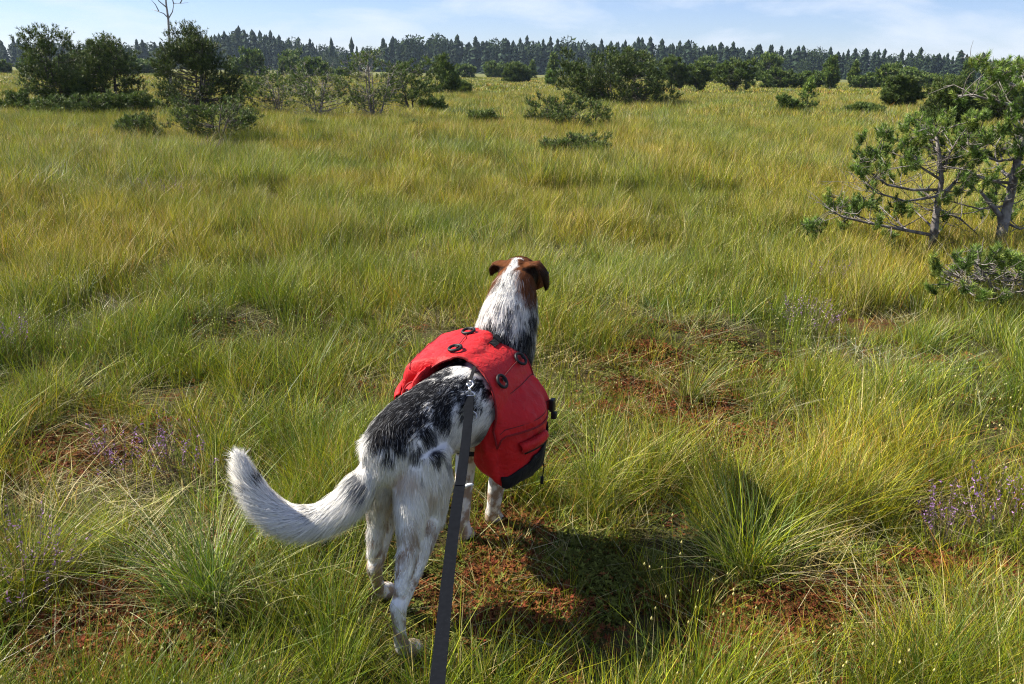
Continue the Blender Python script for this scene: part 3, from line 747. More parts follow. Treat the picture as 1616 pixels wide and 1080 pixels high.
near_pine('near right pine with fanned grey branches, left of its taller neighbour', (1472, 392),
    [([(1470, 398), (1476, 350), (1480, 318), (1486, 285), (1482, 240), (1476, 205)], .042, .012), ([(1480, 318), (1505, 290), (1530, 262), (1545, 235)], .022, .008)],
    [([(1474, 372), (1420, 362), (1370, 352), (1330, 343), (1312, 332)], .018, .006), ([(1482, 300), (1440, 300), (1400, 292), (1370, 270), (1358, 250)], .016, .005), ([(1480, 310), (1430, 318), (1385, 305), (1362, 285)], .014, .005),
     ([(1486, 285), (1450, 262), (1425, 245)], .014, .005), ([(1480, 330), (1515, 345), (1545, 372)], .012, .005), ([(1484, 280), (1500, 240), (1515, 215)], .012, .005)],
    [(1356, 240), (1368, 250), (1380, 236), (1392, 226), (1406, 238), (1362, 266), (1388, 258), (1416, 218), (1430, 232), (1442, 214), (1402, 272), (1424, 258), (1450, 232), (1462, 205), (1478, 196), (1468, 222), (1490, 212), (1500, 198), (1512, 222), (1525, 208), (1540, 222), (1440, 250), (1480, 240),
     (1548, 235), (1372, 282), (1510, 250), (1428, 196), (1452, 186), (1285, 352), (1272, 356), (1318, 326), (1308, 318), (1346, 316), (1350, 326), (1390, 326), (1330, 350), (1290, 366), (1298, 346), (1412, 330), (1520, 275), (1455, 300)] + SCAT(1350, 1560, 178, 262, 26, 5) + SCAT(1310, 1600, 290, 385, 18, 8), 91)
near_pine('taller near pine at the right edge with a crooked pale bough', (1580, 398),
    [([(1576, 402), (1582, 360), (1590, 325), (1598, 290), (1606, 250), (1614, 215), (1626, 170), (1640, 120), (1650, 80)], .055, .018), ([(1582, 368), (1578, 340), (1560, 318), (1545, 300)], .035, .012)],
    [([(1624, 178), (1595, 166), (1560, 158), (1535, 150), (1512, 152)], .020, .006), ([(1640, 130), (1612, 140), (1585, 128), (1565, 112), (1552, 96)], .018, .006), ([(1598, 290), (1560, 285), (1520, 268), (1490, 262)], .016, .005),
     ([(1606, 250), (1575, 255), (1540, 240), (1525, 225)], .014, .005), ([(1590, 325), (1545, 330), (1500, 318)], .012, .005), ([(1584, 350), (1610, 362), (1640, 350)], .014, .006), ([(1590, 128), (1600, 115), (1606, 98)], .010, .004)],
    [(1548, 92), (1558, 98), (1572, 104), (1590, 112), (1602, 100), (1612, 118), (1600, 132), (1562, 118), (1585, 98), (1620, 100), (1630, 140), (1516, 150), (1545, 146), (1575, 150), (1612, 160), (1552, 182), (1578, 200), (1592, 186), (1608, 205), (1560, 215), (1620, 230), (1540, 205), (1530, 190), (1596, 228), (1545, 245),
     (1570, 262), (1612, 270), (1525, 262), (1560, 312), (1600, 330), (1625, 345), (1608, 395), (1590, 400), (1618, 400), (1640, 250), (1650, 180)] + SCAT(1520, 1640, 160, 300, 24, 6), 92, tufts=7, bare=26)
near_pine('low twiggy pine sprawling below the near right trunks', (1585, 488),
    [([(1585, 492), (1570, 460), (1550, 430), (1540, 412)], .014, .006), ([(1588, 492), (1600, 450), (1612, 415)], .014, .006), ([(1582, 490), (1540, 455), (1505, 432)], .012, .005), ([(1585, 490), (1620, 460), (1650, 440)], .012, .005)], [],
    [(1540, 408), (1525, 414), (1505, 424), (1492, 430), (1600, 402), (1612, 412), (1585, 412), (1560, 420), (1595, 428), (1545, 430)] + SCAT(1470, 1650, 388, 462, 40, 7), 93, tufts=4, cr=.06, bare=120, depth=.38, tone=1.5, name='dwarf_pine', bare_len=.3)
near_pine('tiny pine sprig in the grass left of the near right tree', (1358, 440), [([(1358, 444), (1358, 425)], .006, .003)], [], [(1357, 420), (1360, 428)], 94, tufts=3, cr=.03, bare=3, depth=.03, name='pine_seedling', bare_len=.08)

# ------------------------------------------------------------------ spruce forest
def spruce(rng, h, w, levels, per, ragged=.25, z0=.10):
    """one conifer: whorls of drooping boughs on a thin stem"""
    V, T, C = [], [], []
    for i in range(levels):
        u = (i + rng.uniform(-.3, .3)) / levels; z = h * (z0 + (1 - z0) * u); R_ = w * .5 * (1 - u) ** .56 * rng.uniform(1 - ragged, 1 + ragged * .5) + .15
        for k in range(per):
            q = 6.283 * (k + rng.uniform(-.4, .4)) / per; r = R_ * rng.uniform(.65, 1.15); d = np.array([math.cos(q), math.sin(q), 0]); e = np.array([-math.sin(q), math.cos(q), 0])
            wd = r * .34 + .12; dr = r * rng.uniform(.25, .6); b = len(V)
            top = np.array([0, 0, z + h / levels * 1.0]); mid = d * r * .62 + np.array([0, 0, z - dr * .35]); tip = d * r + np.array([0, 0, z - dr])
            V += [top, mid + e * wd, mid - e * wd, tip, mid + e * wd * .5 - np.array([0, 0, h / levels * .8]), mid - e * wd * .5 - np.array([0, 0, h / levels * .8])]
            T += [(b, b + 1, b + 2), (b + 1, b + 3, b + 2), (b + 1, b + 4, b + 5), (b + 1, b + 5, b + 2)]
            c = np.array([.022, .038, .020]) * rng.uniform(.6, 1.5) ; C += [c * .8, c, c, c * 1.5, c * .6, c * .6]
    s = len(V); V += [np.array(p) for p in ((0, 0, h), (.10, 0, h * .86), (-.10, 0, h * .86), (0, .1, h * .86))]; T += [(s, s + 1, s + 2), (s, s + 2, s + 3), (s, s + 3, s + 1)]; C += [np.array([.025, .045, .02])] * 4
    for q in range(3):
        a0, a1 = q * 2.09, (q + 1) * 2.09; s = len(V); r = .22
        V += [np.array((r * math.cos(a0), r * math.sin(a0), -1)), np.array((r * math.cos(a1), r * math.sin(a1), -1)), np.array((0, 0, h * .6))]; T.append((s, s + 1, s + 2)); C += [np.array([.06, .045, .035])] * 3
    return np.array(V), np.array(T), np.zeros((0, 4), int), np.array(C)
def leafy(rng, h, w):
    """round broadleaf crown among the spruces"""
    n = 420; v = rng.normal(0, 1, (n, 3)); v /= np.linalg.norm(v, axis=1)[:, None]
    P = v * np.array([w * .5, w * .5, h * .36]) * (rng.uniform(.55, 1.05, (n, 1))) + np.array([0, 0, h * .64]); a = rng.normal(0, .55, (n, 3)); b_ = rng.normal(0, .55, (n, 3))
    V = np.stack([P - a, P + a, P + b_], 1).reshape(-1, 3); c = np.array([.034, .055, .018]) * rng.uniform(.6, 1.5, (n, 1)); V2 = np.array([(.25, 0, -1), (-.25, .1, -1), (0, 0, h * .7)])
    return np.concatenate([V, V2]), np.arange(n * 3 + 3).reshape(-1, 3), np.zeros((0, 4), int), np.concatenate([np.repeat(c, 3, 0), np.repeat(np.array([[.06, .045, .035]]), 3, 0)])
rng = np.random.default_rng(501)
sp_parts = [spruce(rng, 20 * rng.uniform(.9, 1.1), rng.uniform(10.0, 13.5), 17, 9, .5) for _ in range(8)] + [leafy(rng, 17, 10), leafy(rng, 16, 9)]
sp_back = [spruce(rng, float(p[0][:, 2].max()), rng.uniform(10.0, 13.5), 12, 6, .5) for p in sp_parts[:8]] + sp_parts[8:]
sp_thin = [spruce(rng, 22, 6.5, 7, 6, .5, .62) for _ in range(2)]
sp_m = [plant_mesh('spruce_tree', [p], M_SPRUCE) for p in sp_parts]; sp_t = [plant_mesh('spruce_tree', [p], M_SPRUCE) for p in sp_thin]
def skyline(px):        # photo pixel row of the tree tops
    return float(np.interp(px, [-200, 0, 60, 200, 330, 345, 400, 470, 520, 590, 610, 700, 900, 1050, 1120, 1250, 1330, 1450, 1560, 1616, 1800], [56, 56, 60, 66, 62, 46, 46, 58, 74, 76, 56, 58, 60, 62, 66, 74, 78, 78, 84, 92, 100]))
def forest_d(px): return float(np.interp(px, [-200, 345, 470, 600, 1100, 1616, 1800], [470, 440, 470, 450, 430, 420, 420]))
def base_for(px, extra):
    d = forest_d(px) + extra; dr = ray(px, 105 + (px - 808) * math.tan(ROLL)); dr = dr / math.hypot(dr[0], dr[1]); return np.array([dr[0] * d, dr[1] * d, 0.0])
def top_h(px, b, jit):
    d = ray(px, skyline(px) + jit); t = math.hypot(b[0], b[1]) / math.hypot(d[0], d[1]); return CAM_H + d[2] * t
LAB = [(345, 'dark spruce of the far forest behind the left pines'), (610, 'spruce of the far forest behind the bare pine group'), (1060, 'spruce of the far forest in the middle of the skyline'), (1900, 'spruce of the far forest along the right skyline')]
back = []
for row, (extra, step, j0, j1) in enumerate(((0, 15, 5, 20), (14, 14.5, -8, 9), (28, 10, 1, 9), (44, 14, -8, 8), (65, 9, 1, 8))):
    px = -75.0 if row < 2 else -260.0
    while px < (1692 if row < 2 else 1880):
        x = px + rng.normal(0, 4); px += step; b = base_for(x, extra + rng.uniform(-6, 6)); gap = 480 < x < 600
        h = top_h(x, b, rng.uniform(j0, j1) + (4 if rng.uniform() < .25 else 0))
        k = int(rng.integers(0, 8)) if rng.uniform() > (.5 if 1265 < x < 1300 or 510 < x < 600 else .13) else int(rng.integers(8, 10))
        href = (17 if k == 8 else 16 if k == 9 else float(sp_parts[k][0][:, 2].max())); s = max(h, 4) / href; wv = s * rng.uniform(.85, 1.2) if k < 8 else s * 1.1
        if row < 2:
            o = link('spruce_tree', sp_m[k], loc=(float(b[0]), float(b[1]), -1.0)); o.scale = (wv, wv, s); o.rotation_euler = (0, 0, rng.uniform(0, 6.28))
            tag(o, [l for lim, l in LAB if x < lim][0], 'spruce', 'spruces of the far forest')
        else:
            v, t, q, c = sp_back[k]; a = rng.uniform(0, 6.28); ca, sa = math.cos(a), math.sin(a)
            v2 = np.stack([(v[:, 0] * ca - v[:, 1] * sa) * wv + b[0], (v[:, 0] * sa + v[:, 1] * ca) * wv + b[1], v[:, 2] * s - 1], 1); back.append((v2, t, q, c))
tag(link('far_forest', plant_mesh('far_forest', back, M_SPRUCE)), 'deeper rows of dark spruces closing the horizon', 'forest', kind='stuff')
for x, lab in ((524, 'leftmost of the two lone thin spruces above the skyline gap'), (556, 'right one of the two lone thin spruces above the skyline gap')):
    b = base_for(x, -8); d = ray(x, 62); t = math.hypot(b[0], b[1]) / math.hypot(d[0], d[1]); s = (CAM_H + d[2] * t + 1) / 22
    o = link('spruce_tree', sp_t[0 if x < 540 else 1], loc=(float(b[0]), float(b[1]), -1.0)); o.scale = (s, s, s); tag(o, lab, 'spruce', 'spruces of the far forest')

# ------------------------------------------------------------------ heather
def heather(px, py, size, n, label, seed):
    r_ = np.random.default_rng(seed); b = gp(px, py); gz = float(ground_z([b[0]], [b[1]])[0]); wood, fl = MB(), []
    P, Cc = [], []
    for i in range(n):
        q = r_.uniform(0, 6.28); rr = size * math.sqrt(r_.uniform(0, 1)); h = r_.uniform(.14, .30); e = np.array([math.cos(q) * rr * 1.3, math.sin(q) * rr, h]); s0 = np.array([math.cos(q) * rr * .6, math.sin(q) * rr * .6, 0])
        mid = (s0 + e) / 2 + r_.normal(0, .01, 3); wood.tube([s0, mid, e], [.0016, .0013, .0008], 3, cap=False)
        for t in np.linspace(.35, 1, 26):
            c = (s0 * (1 - t) ** 2 + mid * 2 * t * (1 - t) + e * t * t) + r_.normal(0, .004, 3); P.append(c); Cc.append(np.array([.36, .20, .42]) * r_.uniform(.7, 1.4) if (t > .62 and r_.uniform() < .75) else np.array([.10, .10, .035]) * r_.uniform(.6, 1.5))
    P, Cc = np.array(P), np.array(Cc); m = len(P); a = r_.normal(0, .0032, (m, 3)); c2 = r_.normal(0, .0032, (m, 3))
    V = np.stack([P - a, P + a, P + c2], 1).reshape(-1, 3)
    t = thing('heather', label, 'heather', (float(b[0]), float(b[1]), gz), 'flowering heather in the grass')
    wood.build('stems', mat_heather_wood, t); tag(link('flowers', plant_mesh('heather_flowers', [(V, np.arange(m * 3).reshape(-1, 3), np.zeros((0, 4), int), np.repeat(Cc, 3, 0))], M_HEATHER), t), kind='stuff')
mat_heather_wood = mat_plain('heather_stem', (.13, .09, .07), .9)
for i, h in enumerate([(1270, 515, .22, 46, 'lilac heather patch right of the dog\'s head in the grass'), (1300, 460, .14, 26, 'pale heather sprigs above the lilac patch'), (1590, 845, .20, 46, 'lilac heather at the right edge'), (1490, 870, .10, 20, 'thin heather sprigs left of the right edge heather'),
    (40, 965, .18, 40, 'heather at the lower left edge'), (290, 752, .14, 26, 'pinkish heather above the tussock by the tail'), (18, 560, .14, 24, 'small heather at the middle left edge'), (1590, 480, .20, 40, 'heather under the near right pine'), (262, 312, .30, 40, 'pinkish heather drift in the left meadow'), (320, 245, .35, 44, 'heather in front of the bushy dwarf pine'),
    (1318, 190, .6, 50, 'purple heather patch far right in the open meadow'), (180, 750, .10, 20, 'heather sprigs left of the pinkish heather')]): heather(*h, 700 + i)
# ------------------------------------------------------------------ dog
HEAD_A = RAD(20)
D_O = np.array([-.22, 2.5, 0.0]); D_F = np.array([math.sin(HEAD_A), math.cos(HEAD_A), 0]); D_R = np.array([math.cos(HEAD_A), -math.sin(HEAD_A), 0])
def L(r, f, z): return D_O + D_R * r + D_F * f + np.array([0, 0, z])
def toL(P):
    d = np.asarray(P, float) - D_O; return np.stack([d @ D_R, d @ D_F, d[..., 2]], -1)
def atf(px, py, f):
    d = ray(px, py); t = (f - (CO - D_O) @ D_F) / (d @ D_F); return toL(CO + d * t)

def loft(mb, rings, n=20, lateral=None):
    """rings: (point, half width, half height) along a path; width lies along the dog's left-right"""
    lat0 = Vector(D_R if lateral is None else lateral); V = []; P = [Vector(r[0]) for r in rings]
    for i, r in enumerate(rings):
        t = (P[min(i + 1, len(P) - 1)] - P[max(i - 1, 0)]).normalized()
        a = (lat0 - t * lat0.dot(t)).normalized(); b = t.cross(a).normalized()
        for k in range(n):
            q = 2 * math.pi * k / n
            V.append(P[i] + a * (math.cos(q) * r[1]) + b * (math.sin(q) * r[2]))
    Fc = [(i * n + k, i * n + (k + 1) % n, (i + 1) * n + (k + 1) % n, (i + 1) * n + k) for i in range(len(P) - 1) for k in range(n)]
    Fc += [tuple(range(n - 1, -1, -1)), tuple((len(P) - 1) * n + k for k in range(n))]
    mb.add(V, Fc)
def ball(mb, c, rx, ry=None, rz=None, n=10):
    ry = rx if ry is None else ry; rz = rx if rz is None else rz
    V, Fc = [Vector(c) + Vector((0, 0, rz))], []
    for i in range(1, n):
        for k in range(2 * n):
            th, ph = math.pi * i / n, math.pi * k / n
            V.append(Vector(c) + Vector(D_R) * (rx * math.sin(th) * math.cos(ph)) + Vector(D_F) * (ry * math.sin(th) * math.sin(ph)) + Vector((0, 0, rz * math.cos(th))))
    V.append(Vector(c) - Vector((0, 0, rz))); m = 2 * n
    for k in range(m): Fc.append((0, 1 + k, 1 + (k + 1) % m)); Fc.append((len(V) - 1, len(V) - 1 - m + (k + 1) % m, len(V) - 1 - m + k))
    for i in range(n - 2):
        for k in range(m): Fc.append((1 + i * m + k, 1 + (i + 1) * m + k, 1 + (i + 1) * m + (k + 1) % m, 1 + i * m + (k + 1) % m))
    mb.add(V, Fc)

TRUNK = [(-.034, -.375, .572, .030, .045), (-.028, -.345, .575, .066, .078), (-.012, -.28, .575, .098, .110), (-.002, -.18, .580, .112, .121), (.012, -.06, .592, .108, .120),
         (.032, .08, .58, .118, .140), (.046, .22, .568, .126, .152), (.050, .34, .572, .122, .15), (.050, .43, .595, .104, .128), (.048, .485, .605, .055, .075)]
NECK = [(.050, .34, .60, .112, .125), (.052, .42, .705, .108, .116), (.054, .475, .80, .094, .102), (.050, .525, .875, .076, .080), (.044, .56, .915, .064, .056)]
SKULL = [(.042, .505, .895, .040, .045), (.042, .545, .908, .066, .062), (.044, .60, .903, .071, .066), (.048, .655, .885, .058, .057), (.052, .70, .864, .043, .046), (.056, .76, .852, .036, .038), (.06, .81, .847, .030, .031), (.061, .832, .845, .014, .016)]
LEGS = {
 'hind_right': [(.042, -.235, .57, .088), (.062, -.238, .47, .082), (.074, -.25, .375, .054), (.078, -.335, .275, .031), (.076, -.445, .19, .025), (.077, -.443, .11, .019), (.077, -.43, .05, .022), (.080, -.405, .026, .030), (.084, -.375, .020, .024)],
 'hind_left': [(-.048, -.235, .57, .088), (-.066, -.215, .47, .078), (-.078, -.18, .38, .050), (-.086, -.22, .275, .030), (-.0915, -.278, .18, .025), (-.104, -.240, .105, .019), (-.114, -.205, .05, .022), (-.118, -.175, .028, .030), (-.112, -.145, .022, .024)],
 'front_right': [(.105, .33, .55, .070), (.100, .29, .41, .050), (.085, .315, .29, .036), (.052, .355, .165, .031), (.036, .375, .085, .026), (.026, .395, .032, .033), (.026, .425, .022, .025)],
 'front_left': [(-.010, .33, .55, .070), (-.012, .275, .41, .050), (-.022, .25, .29, .036), (-.026, .238, .165, .031), (-.028, .236, .085, .026), (-.028, .245, .032, .033), (-.026, .275, .022, .025)]}
TAILW = [aty(*p) for p in [(600, 722, 2.22), (584, 752, 2.19), (560, 790, 2.165), (522, 822, 2.14), (478, 831, 2.12), (434, 818, 2.11), (403, 785, 2.105), (386, 750, 2.10), (379, 728, 2.10)]]
TAILR = [.042, .040, .036, .031, .028, .026, .022, .016, .008]
def _cr(P, t):
    x = t * (len(P) - 1); i = min(int(x), len(P) - 2); u = x - i; p0, p1, p2, p3 = P[max(i - 1, 0)], P[i], P[i + 1], P[min(i + 2, len(P) - 1)]
    return .5 * ((2 * p1) + (p2 - p0) * u + (2 * p0 - 5 * p1 + 4 * p2 - p3) * u * u + (3 * p1 - p0 - 3 * p2 + p3) * u ** 3)
TAILR = [float(np.interp(t, np.linspace(0, 1, 9), TAILR)) for t in np.linspace(0, 1, 25)]
for _ in range(2): TAILW = [TAILW[0]] + [TAILW[i] * .5 + (TAILW[i - 1] + TAILW[i + 1]) * .25 for i in range(1, len(TAILW) - 1)] + [TAILW[-1]]
TAILW = [_cr(TAILW, t) for t in np.linspace(0, 1, 25)]
mb = MB()
loft(mb, [(L(r, f, z), w, h) for r, f, z, w, h in TRUNK], 24)
loft(mb, [(L(r, f, z), w, h) for r, f, z, w, h in NECK], 20)
loft(mb, [(L(r, f, z), w, h) for r, f, z, w, h in SKULL], 20)
for k, c in LEGS.items():
    loft(mb, [(L(r, f, z), w, w) for r, f, z, w in c], 14)
    pr, pf, pz, pw = c[-1]
    for dr, df, s in ((-.021, -.006, .0135), (-.008, .008, .015), (.008, .008, .015), (.021, -.006, .0135)):
        ball(mb, L(pr + dr, pf + df, .018), s, s * 1.5, s * 1.1, 6)
# hamstrings: the back of the thigh runs on to the hock
loft(mb, [(L(*p), w, w) for *p, w in ((.032, -.225, .58, .050), (.046, -.285, .52, .062), (.060, -.325, .43, .049), (.070, -.365, .335, .031), (.076, -.430, .225, .020))], 14)
loft(mb, [(L(*p), w, w) for *p, w in ((-.040, -.225, .58, .050), (-.054, -.265, .52, .060), (-.066, -.28, .43, .047), (-.079, -.27, .335, .030), (-.0905, -.282, .215, .020))], 14)
loft(mb, [(p, r, r) for p, r in zip(TAILW, TAILR)], 14, lateral=D_F)
# ears fold outward and hang
EARS = {'left': [(.006, .548, .940), (-.022, .55, .950), (-.044, .56, .934), (-.052, .575, .905)],
        'right': [(.088, .552, .952), (.122, .556, .958), (.146, .562, .925), (.150, .575, .885), (.148, .585, .862)]}
for k, c in EARS.items():
    ws = [.030, .036, .034, .022, .010][:len(c)]
    loft(mb, [(L(*p), w, .0095) for p, w in zip(c, ws)], 12, lateral=D_F)
raw = mb.mesh('dog_raw', None)
tmp = link('dog_tmp', raw)
rm = tmp.modifiers.new('r', 'REMESH'); rm.mode = 'VOXEL'; rm.voxel_size = .0075; rm.use_smooth_shade = True
sm = tmp.modifiers.new('s', 'SMOOTH'); sm.factor = .5; sm.iterations = 5
body_me = bpy.data.meshes.new_from_object(tmp.evaluated_get(bpy.context.evaluated_depsgraph_get()))
bpy.data.objects.remove(tmp)

# segments used for fur flow, length and markings: a, b, radius a, radius b, fur length, lift, part
SEG = []
def seg_chain(pts, rads, lens, lift, part):
    for i in range(len(pts) - 1):
        SEG.append((pts[i], pts[i + 1], rads[i], rads[i + 1], lens[i] if isinstance(lens, list) else lens, lift, part, i / (len(pts) - 1), (i + 1) / (len(pts) - 1)))
tr = TRUNK[::-1]
seg_chain([L(*t[:3]) for t in tr], [(t[3] + t[4]) / 2 for t in tr], [.034, .034, .030, .026, .026, .028, .028, .030, .030], .26, 0)
nk = NECK[::-1]
seg_chain([L(*t[:3]) for t in nk], [(t[3] + t[4]) / 2 for t in nk], [.024, .036, .042, .040], .30, 1)
sk = SKULL[::-1]
seg_chain([L(*t[:3]) for t in sk], [(t[3] + t[4]) / 2 for t in sk], [.006, .006, .008, .012, .016, .019, .020], .25, 2)
for i, (k, c) in enumerate(LEGS.items()):
    nn = len(c)
    ln = ([.030, .034, .032, .025, .017, .012, .010, .009] if 'hind' in k else [.03, .02, .013, .011, .010, .010])
    seg_chain([L(*q[:3]) for q in c], [q[3] for q in c], ln, .22, 3 + i)
seg_chain(TAILW, TAILR, list(np.interp(np.linspace(0, 1, 24), np.linspace(0, 1, 8), [.044, .060, .072, .080, .082, .078, .070, .055])), .58, 7)
for i, (k, c) in enumerate(EARS.items()): seg_chain([L(*q) for q in c], [.045] * len(c), .013, .25, 8 + i)
sA = np.array([s[0] for s in SEG]); sB = np.array([s[1] for s in SEG]); sR = np.array([[s[2], s[3]] for s in SEG]); sLen = np.array([s[4] for s in SEG]); sLift = np.array([s[5] for s in SEG])
sPart = np.array([s[6] for s in SEG]); sT = np.array([[s[7], s[8]] for s in SEG])
def nearest_seg(P):
    best = np.full(len(P), 1e9); bi = np.zeros(len(P), int); bt = np.zeros(len(P))
    for i in range(len(SEG)):
        d = sB[i] - sA[i]; t = np.clip(((P - sA[i]) @ d) / (d @ d), 0, 1)
        q = np.linalg.norm(P - (sA[i] + t[:, None] * d), axis=1) / (sR[i, 0] * (1 - t) + sR[i, 1] * t)
        m = q < best; best[m] = q[m]; bi[m] = i; bt[m] = t[m]
    return bi, bt
WHITE = np.array([.92, .90, .86]); CREAM = np.array([.66, .55, .40]); BLACK = np.array([.012, .012, .014]); GREY = np.array([.20, .215, .25]); TAN = np.array([.36, .20, .09]); BROWN = np.array([.15, .055, .022]); DBROWN = np.array([.045, .022, .014])
# dark blotches of the coat: pixel on the photo, station along the dog, radius, strength
from mathutils.bvhtree import BVHTree
_bt = BVHTree.FromPolygons([v.co[:] for v in body_me.vertices], [p.vertices[:] for p in body_me.polygons])
def on_coat(px, py):
    h = _bt.ray_cast(Vector(CO), Vector(ray(px, py)).normalized())[0]
    if h is None: h = _bt.find_nearest(Vector(aty(px, py, 2.3)))[0]
    return np.array(h)
BLOT = [(on_coat(px, py), r, s) for px, py, r, s in [(612, 672, .055, 1.9), (628, 668, .045, 1.9), (596, 694, .030, 1.1), (640, 630, .055, 1.3), (620, 645, .045, 1.2), (665, 610, .05, 1.1), (690, 590, .045, .95), (655, 655, .045, .9),
        (700, 620, .04, .8), (675, 690, .035, .65), (700, 660, .045, .75), (735, 650, .035, .6), (725, 610, .04, .75), (690, 722, .03, .7), (660, 715, .025, .6), (755, 545, .07, .9), (800, 545, .06, .9), (745, 528, .05, 1.0), (770, 520, .04, .9), (825, 560, .05, .7), (760, 690, .04, .5), (632, 705, .022, .7), (612, 722, .018, .7),
        (842, 500, .03, .9), (835, 470, .025, .8), (830, 530, .04, .9)]]
def coat(P, bi, bt, jitter):
    """markings of the coat at points on the body"""
    part = sPart[bi]; tt = sT[bi, 0] * (1 - bt) + sT[bi, 1] * bt
    q = toL(P); r, f, z = q[:, 0], q[:, 1], q[:, 2]
    n1 = fbm(q, 34, 3, 101) - .5; n2 = fbm(q, 95, 2, 102) - .5; n3 = fbm(q, 11, 2, 103) - .5
    dark = np.zeros(len(P))
    for c, rad, s in BLOT:
        d = np.linalg.norm(P - c, axis=1) / rad
        dark = np.maximum(dark, s * (1 - sstep(.45, 1.35, d + n1 * 1.2)))
    tk = np.isin(part, (0, 3, 4)); back = sstep(.57, .67, z) * tk + .45 * (part == 0) * sstep(.42, .56, z)
    dark = dark + back * (.30 + 1.7 * n1 + 1.3 * n2) * (1 - sstep(-.30, -.38, f) * .5)
    dark = np.where(part == 1, np.maximum(dark * .8, 0) + .12 + 1.5 * n1 + 1.3 * n2 + .40 * sstep(.06, .12, np.abs(r - .05)) * (r > .05) + .3 * sstep(.76, .66, z), dark)
    c = np.repeat(WHITE[None], len(P), 0)
    dk = np.clip(dark + jitter * .30, 0, 1)
    dk = sstep(.16, .70, dk)
    shade = np.clip((.85 - dark)[:, None] * 1.2, 0, 1)
    dcol = BLACK * (1 - shade * .75) + GREY * shade * .75
    body = (part <= 1) | (((part == 3) | (part == 4)) & (z > .50))
    c = np.where(body[:, None], c * (1 - dk[:, None]) + dcol * dk[:, None], c)
    # buttocks: cream shading and tan by the tail root
    cream = sstep(.15, .5, n3 + .25) * np.isin(part, (0, 3, 4)) * sstep(.62, .5, z) * sstep(.25, .40, z)
    c = c * (1 - .35 * cream[:, None]) + CREAM * .35 * cream[:, None]
    tn = (1 - sstep(.4, 1.2, np.linalg.norm(P - L(*atf(640, 755, -.32)), axis=1) / .045 + n1)) + .7 * (1 - sstep(.4, 1.2, np.linalg.norm(P - L(*atf(672, 775, -.28)), axis=1) / .05 + n1))
    tn = np.clip(tn, 0, 1)[:, None] * .6; c = c * (1 - tn) + TAN * 1.3 * tn
    # flecked legs
    leg = np.isin(part, (3, 4, 5, 6)); fl = sstep(.02, .16, fbm(q, 46, 3, 104) - .5 + .16 * sstep(.30, .12, z) - .02 + jitter * .05) * leg * sstep(.46, .36, z)
    c = c * (1 - .8 * fl[:, None]) + (TAN * .85) * .8 * fl[:, None]
    hq = np.isin(part, (3, 4)); hd = .8 * sstep(.13, .24, fbm(q, 30, 2, 105) - .5 + jitter * .06) * hq * sstep(.46, .56, z)
    c = c * (1 - hd[:, None]) + GREY * .6 * hd[:, None]
    # tail: white with dark patches on the upper side
    tl = part == 7; ring = np.exp(-((tt - .12) / .07) ** 2) * .62 + np.exp(-((tt - .40) / .09) ** 2) * .55 + np.exp(-((tt - .56) / .05) ** 2) * .45 + np.exp(-((tt - .77) / .035) ** 2) * 1.0
    tdk = (sstep(.30, .75, ring * (.55 + 3.2 * (fbm(q, 20, 2, 131) - .5)) + jitter * .16) * tl)[:, None]
    c = c * (1 - tdk) + np.where((tt > .6)[:, None], np.array([.045, .04, .04]), GREY * .6) * tdk
    # head: brown with a white blaze down the back of the skull and neck
    hd_ = (part == 2) | (part >= 8)
    bl = sstep(.020, .009, np.abs(r - .048) + n1 * .03 + jitter * .006) * (part == 2) * sstep(.585, .55, f + n1 * .03)
    hb = np.where((part >= 8)[:, None] & (z < .945)[:, None], DBROWN, BROWN) * (1 + 1.2 * n2[:, None])
    c = np.where(hd_[:, None], hb * (1 - bl[:, None]) + WHITE * bl[:, None], c)
    nb = ((part == 1) & (z > .845))[:, None] * sstep(.0, .020, np.abs(r - .047) + n1 * .030 + jitter * .010 - .014 - np.clip(.93 - z, 0, .2) * .62)[:, None]
    c = c * (1 - nb) + BROWN * 1.3 * nb
    salt = (np.abs(jitter) > .62)[:, None] & (body & (dk > .5))[:, None] & (part != 2)[:, None]
    c = np.where(salt, c * .5 + np.array([.30, .31, .33]) * .5, c)
    return np.clip(c, .004, 1)

nv = len(body_me.vertices); bv = np.zeros(nv * 3, np.float32); body_me.vertices.foreach_get('co', bv); bv = bv.reshape(-1, 3).astype(float)
bi, bt = nearest_seg(bv)
a = body_me.attributes.new('bcol', 'FLOAT_COLOR', 'POINT'); cc = np.ones((nv, 4), np.float32)
cc[:, :3] = coat(bv, bi, bt, np.zeros(nv)) * .82; a.data.foreach_set('color', cc.ravel())  # skin darker than the fur: shaded depth between strands painted into its colour
M_SKIN = mat_leaf('dog_coat', tint=False, trans=0.0, rough=.9, spec=.04)
M_FUR = mat_leaf('dog_fur', tint=False, trans=0.28, rough=.6, spec=.15)
body_me.materials.clear(); body_me.materials.append(M_SKIN); body_me.name = 'dog_body'
body_me.polygons.foreach_set('use_smooth', np.ones(len(body_me.polygons), bool))
dog = thing('dog', 'white dog with black and brown merle patches wearing a red pack, seen from behind', 'dog', (float(L(0, 0, 0)[0]), float(L(0, 0, 0)[1]), 0))
DOG_INV = Matrix.Translation(-Vector(dog.location))
def under(o, root):
    o.parent = root; o.matrix_parent_inverse = Matrix.Translation(-Vector(root.location)); return o
under(link('body', body_me), dog)

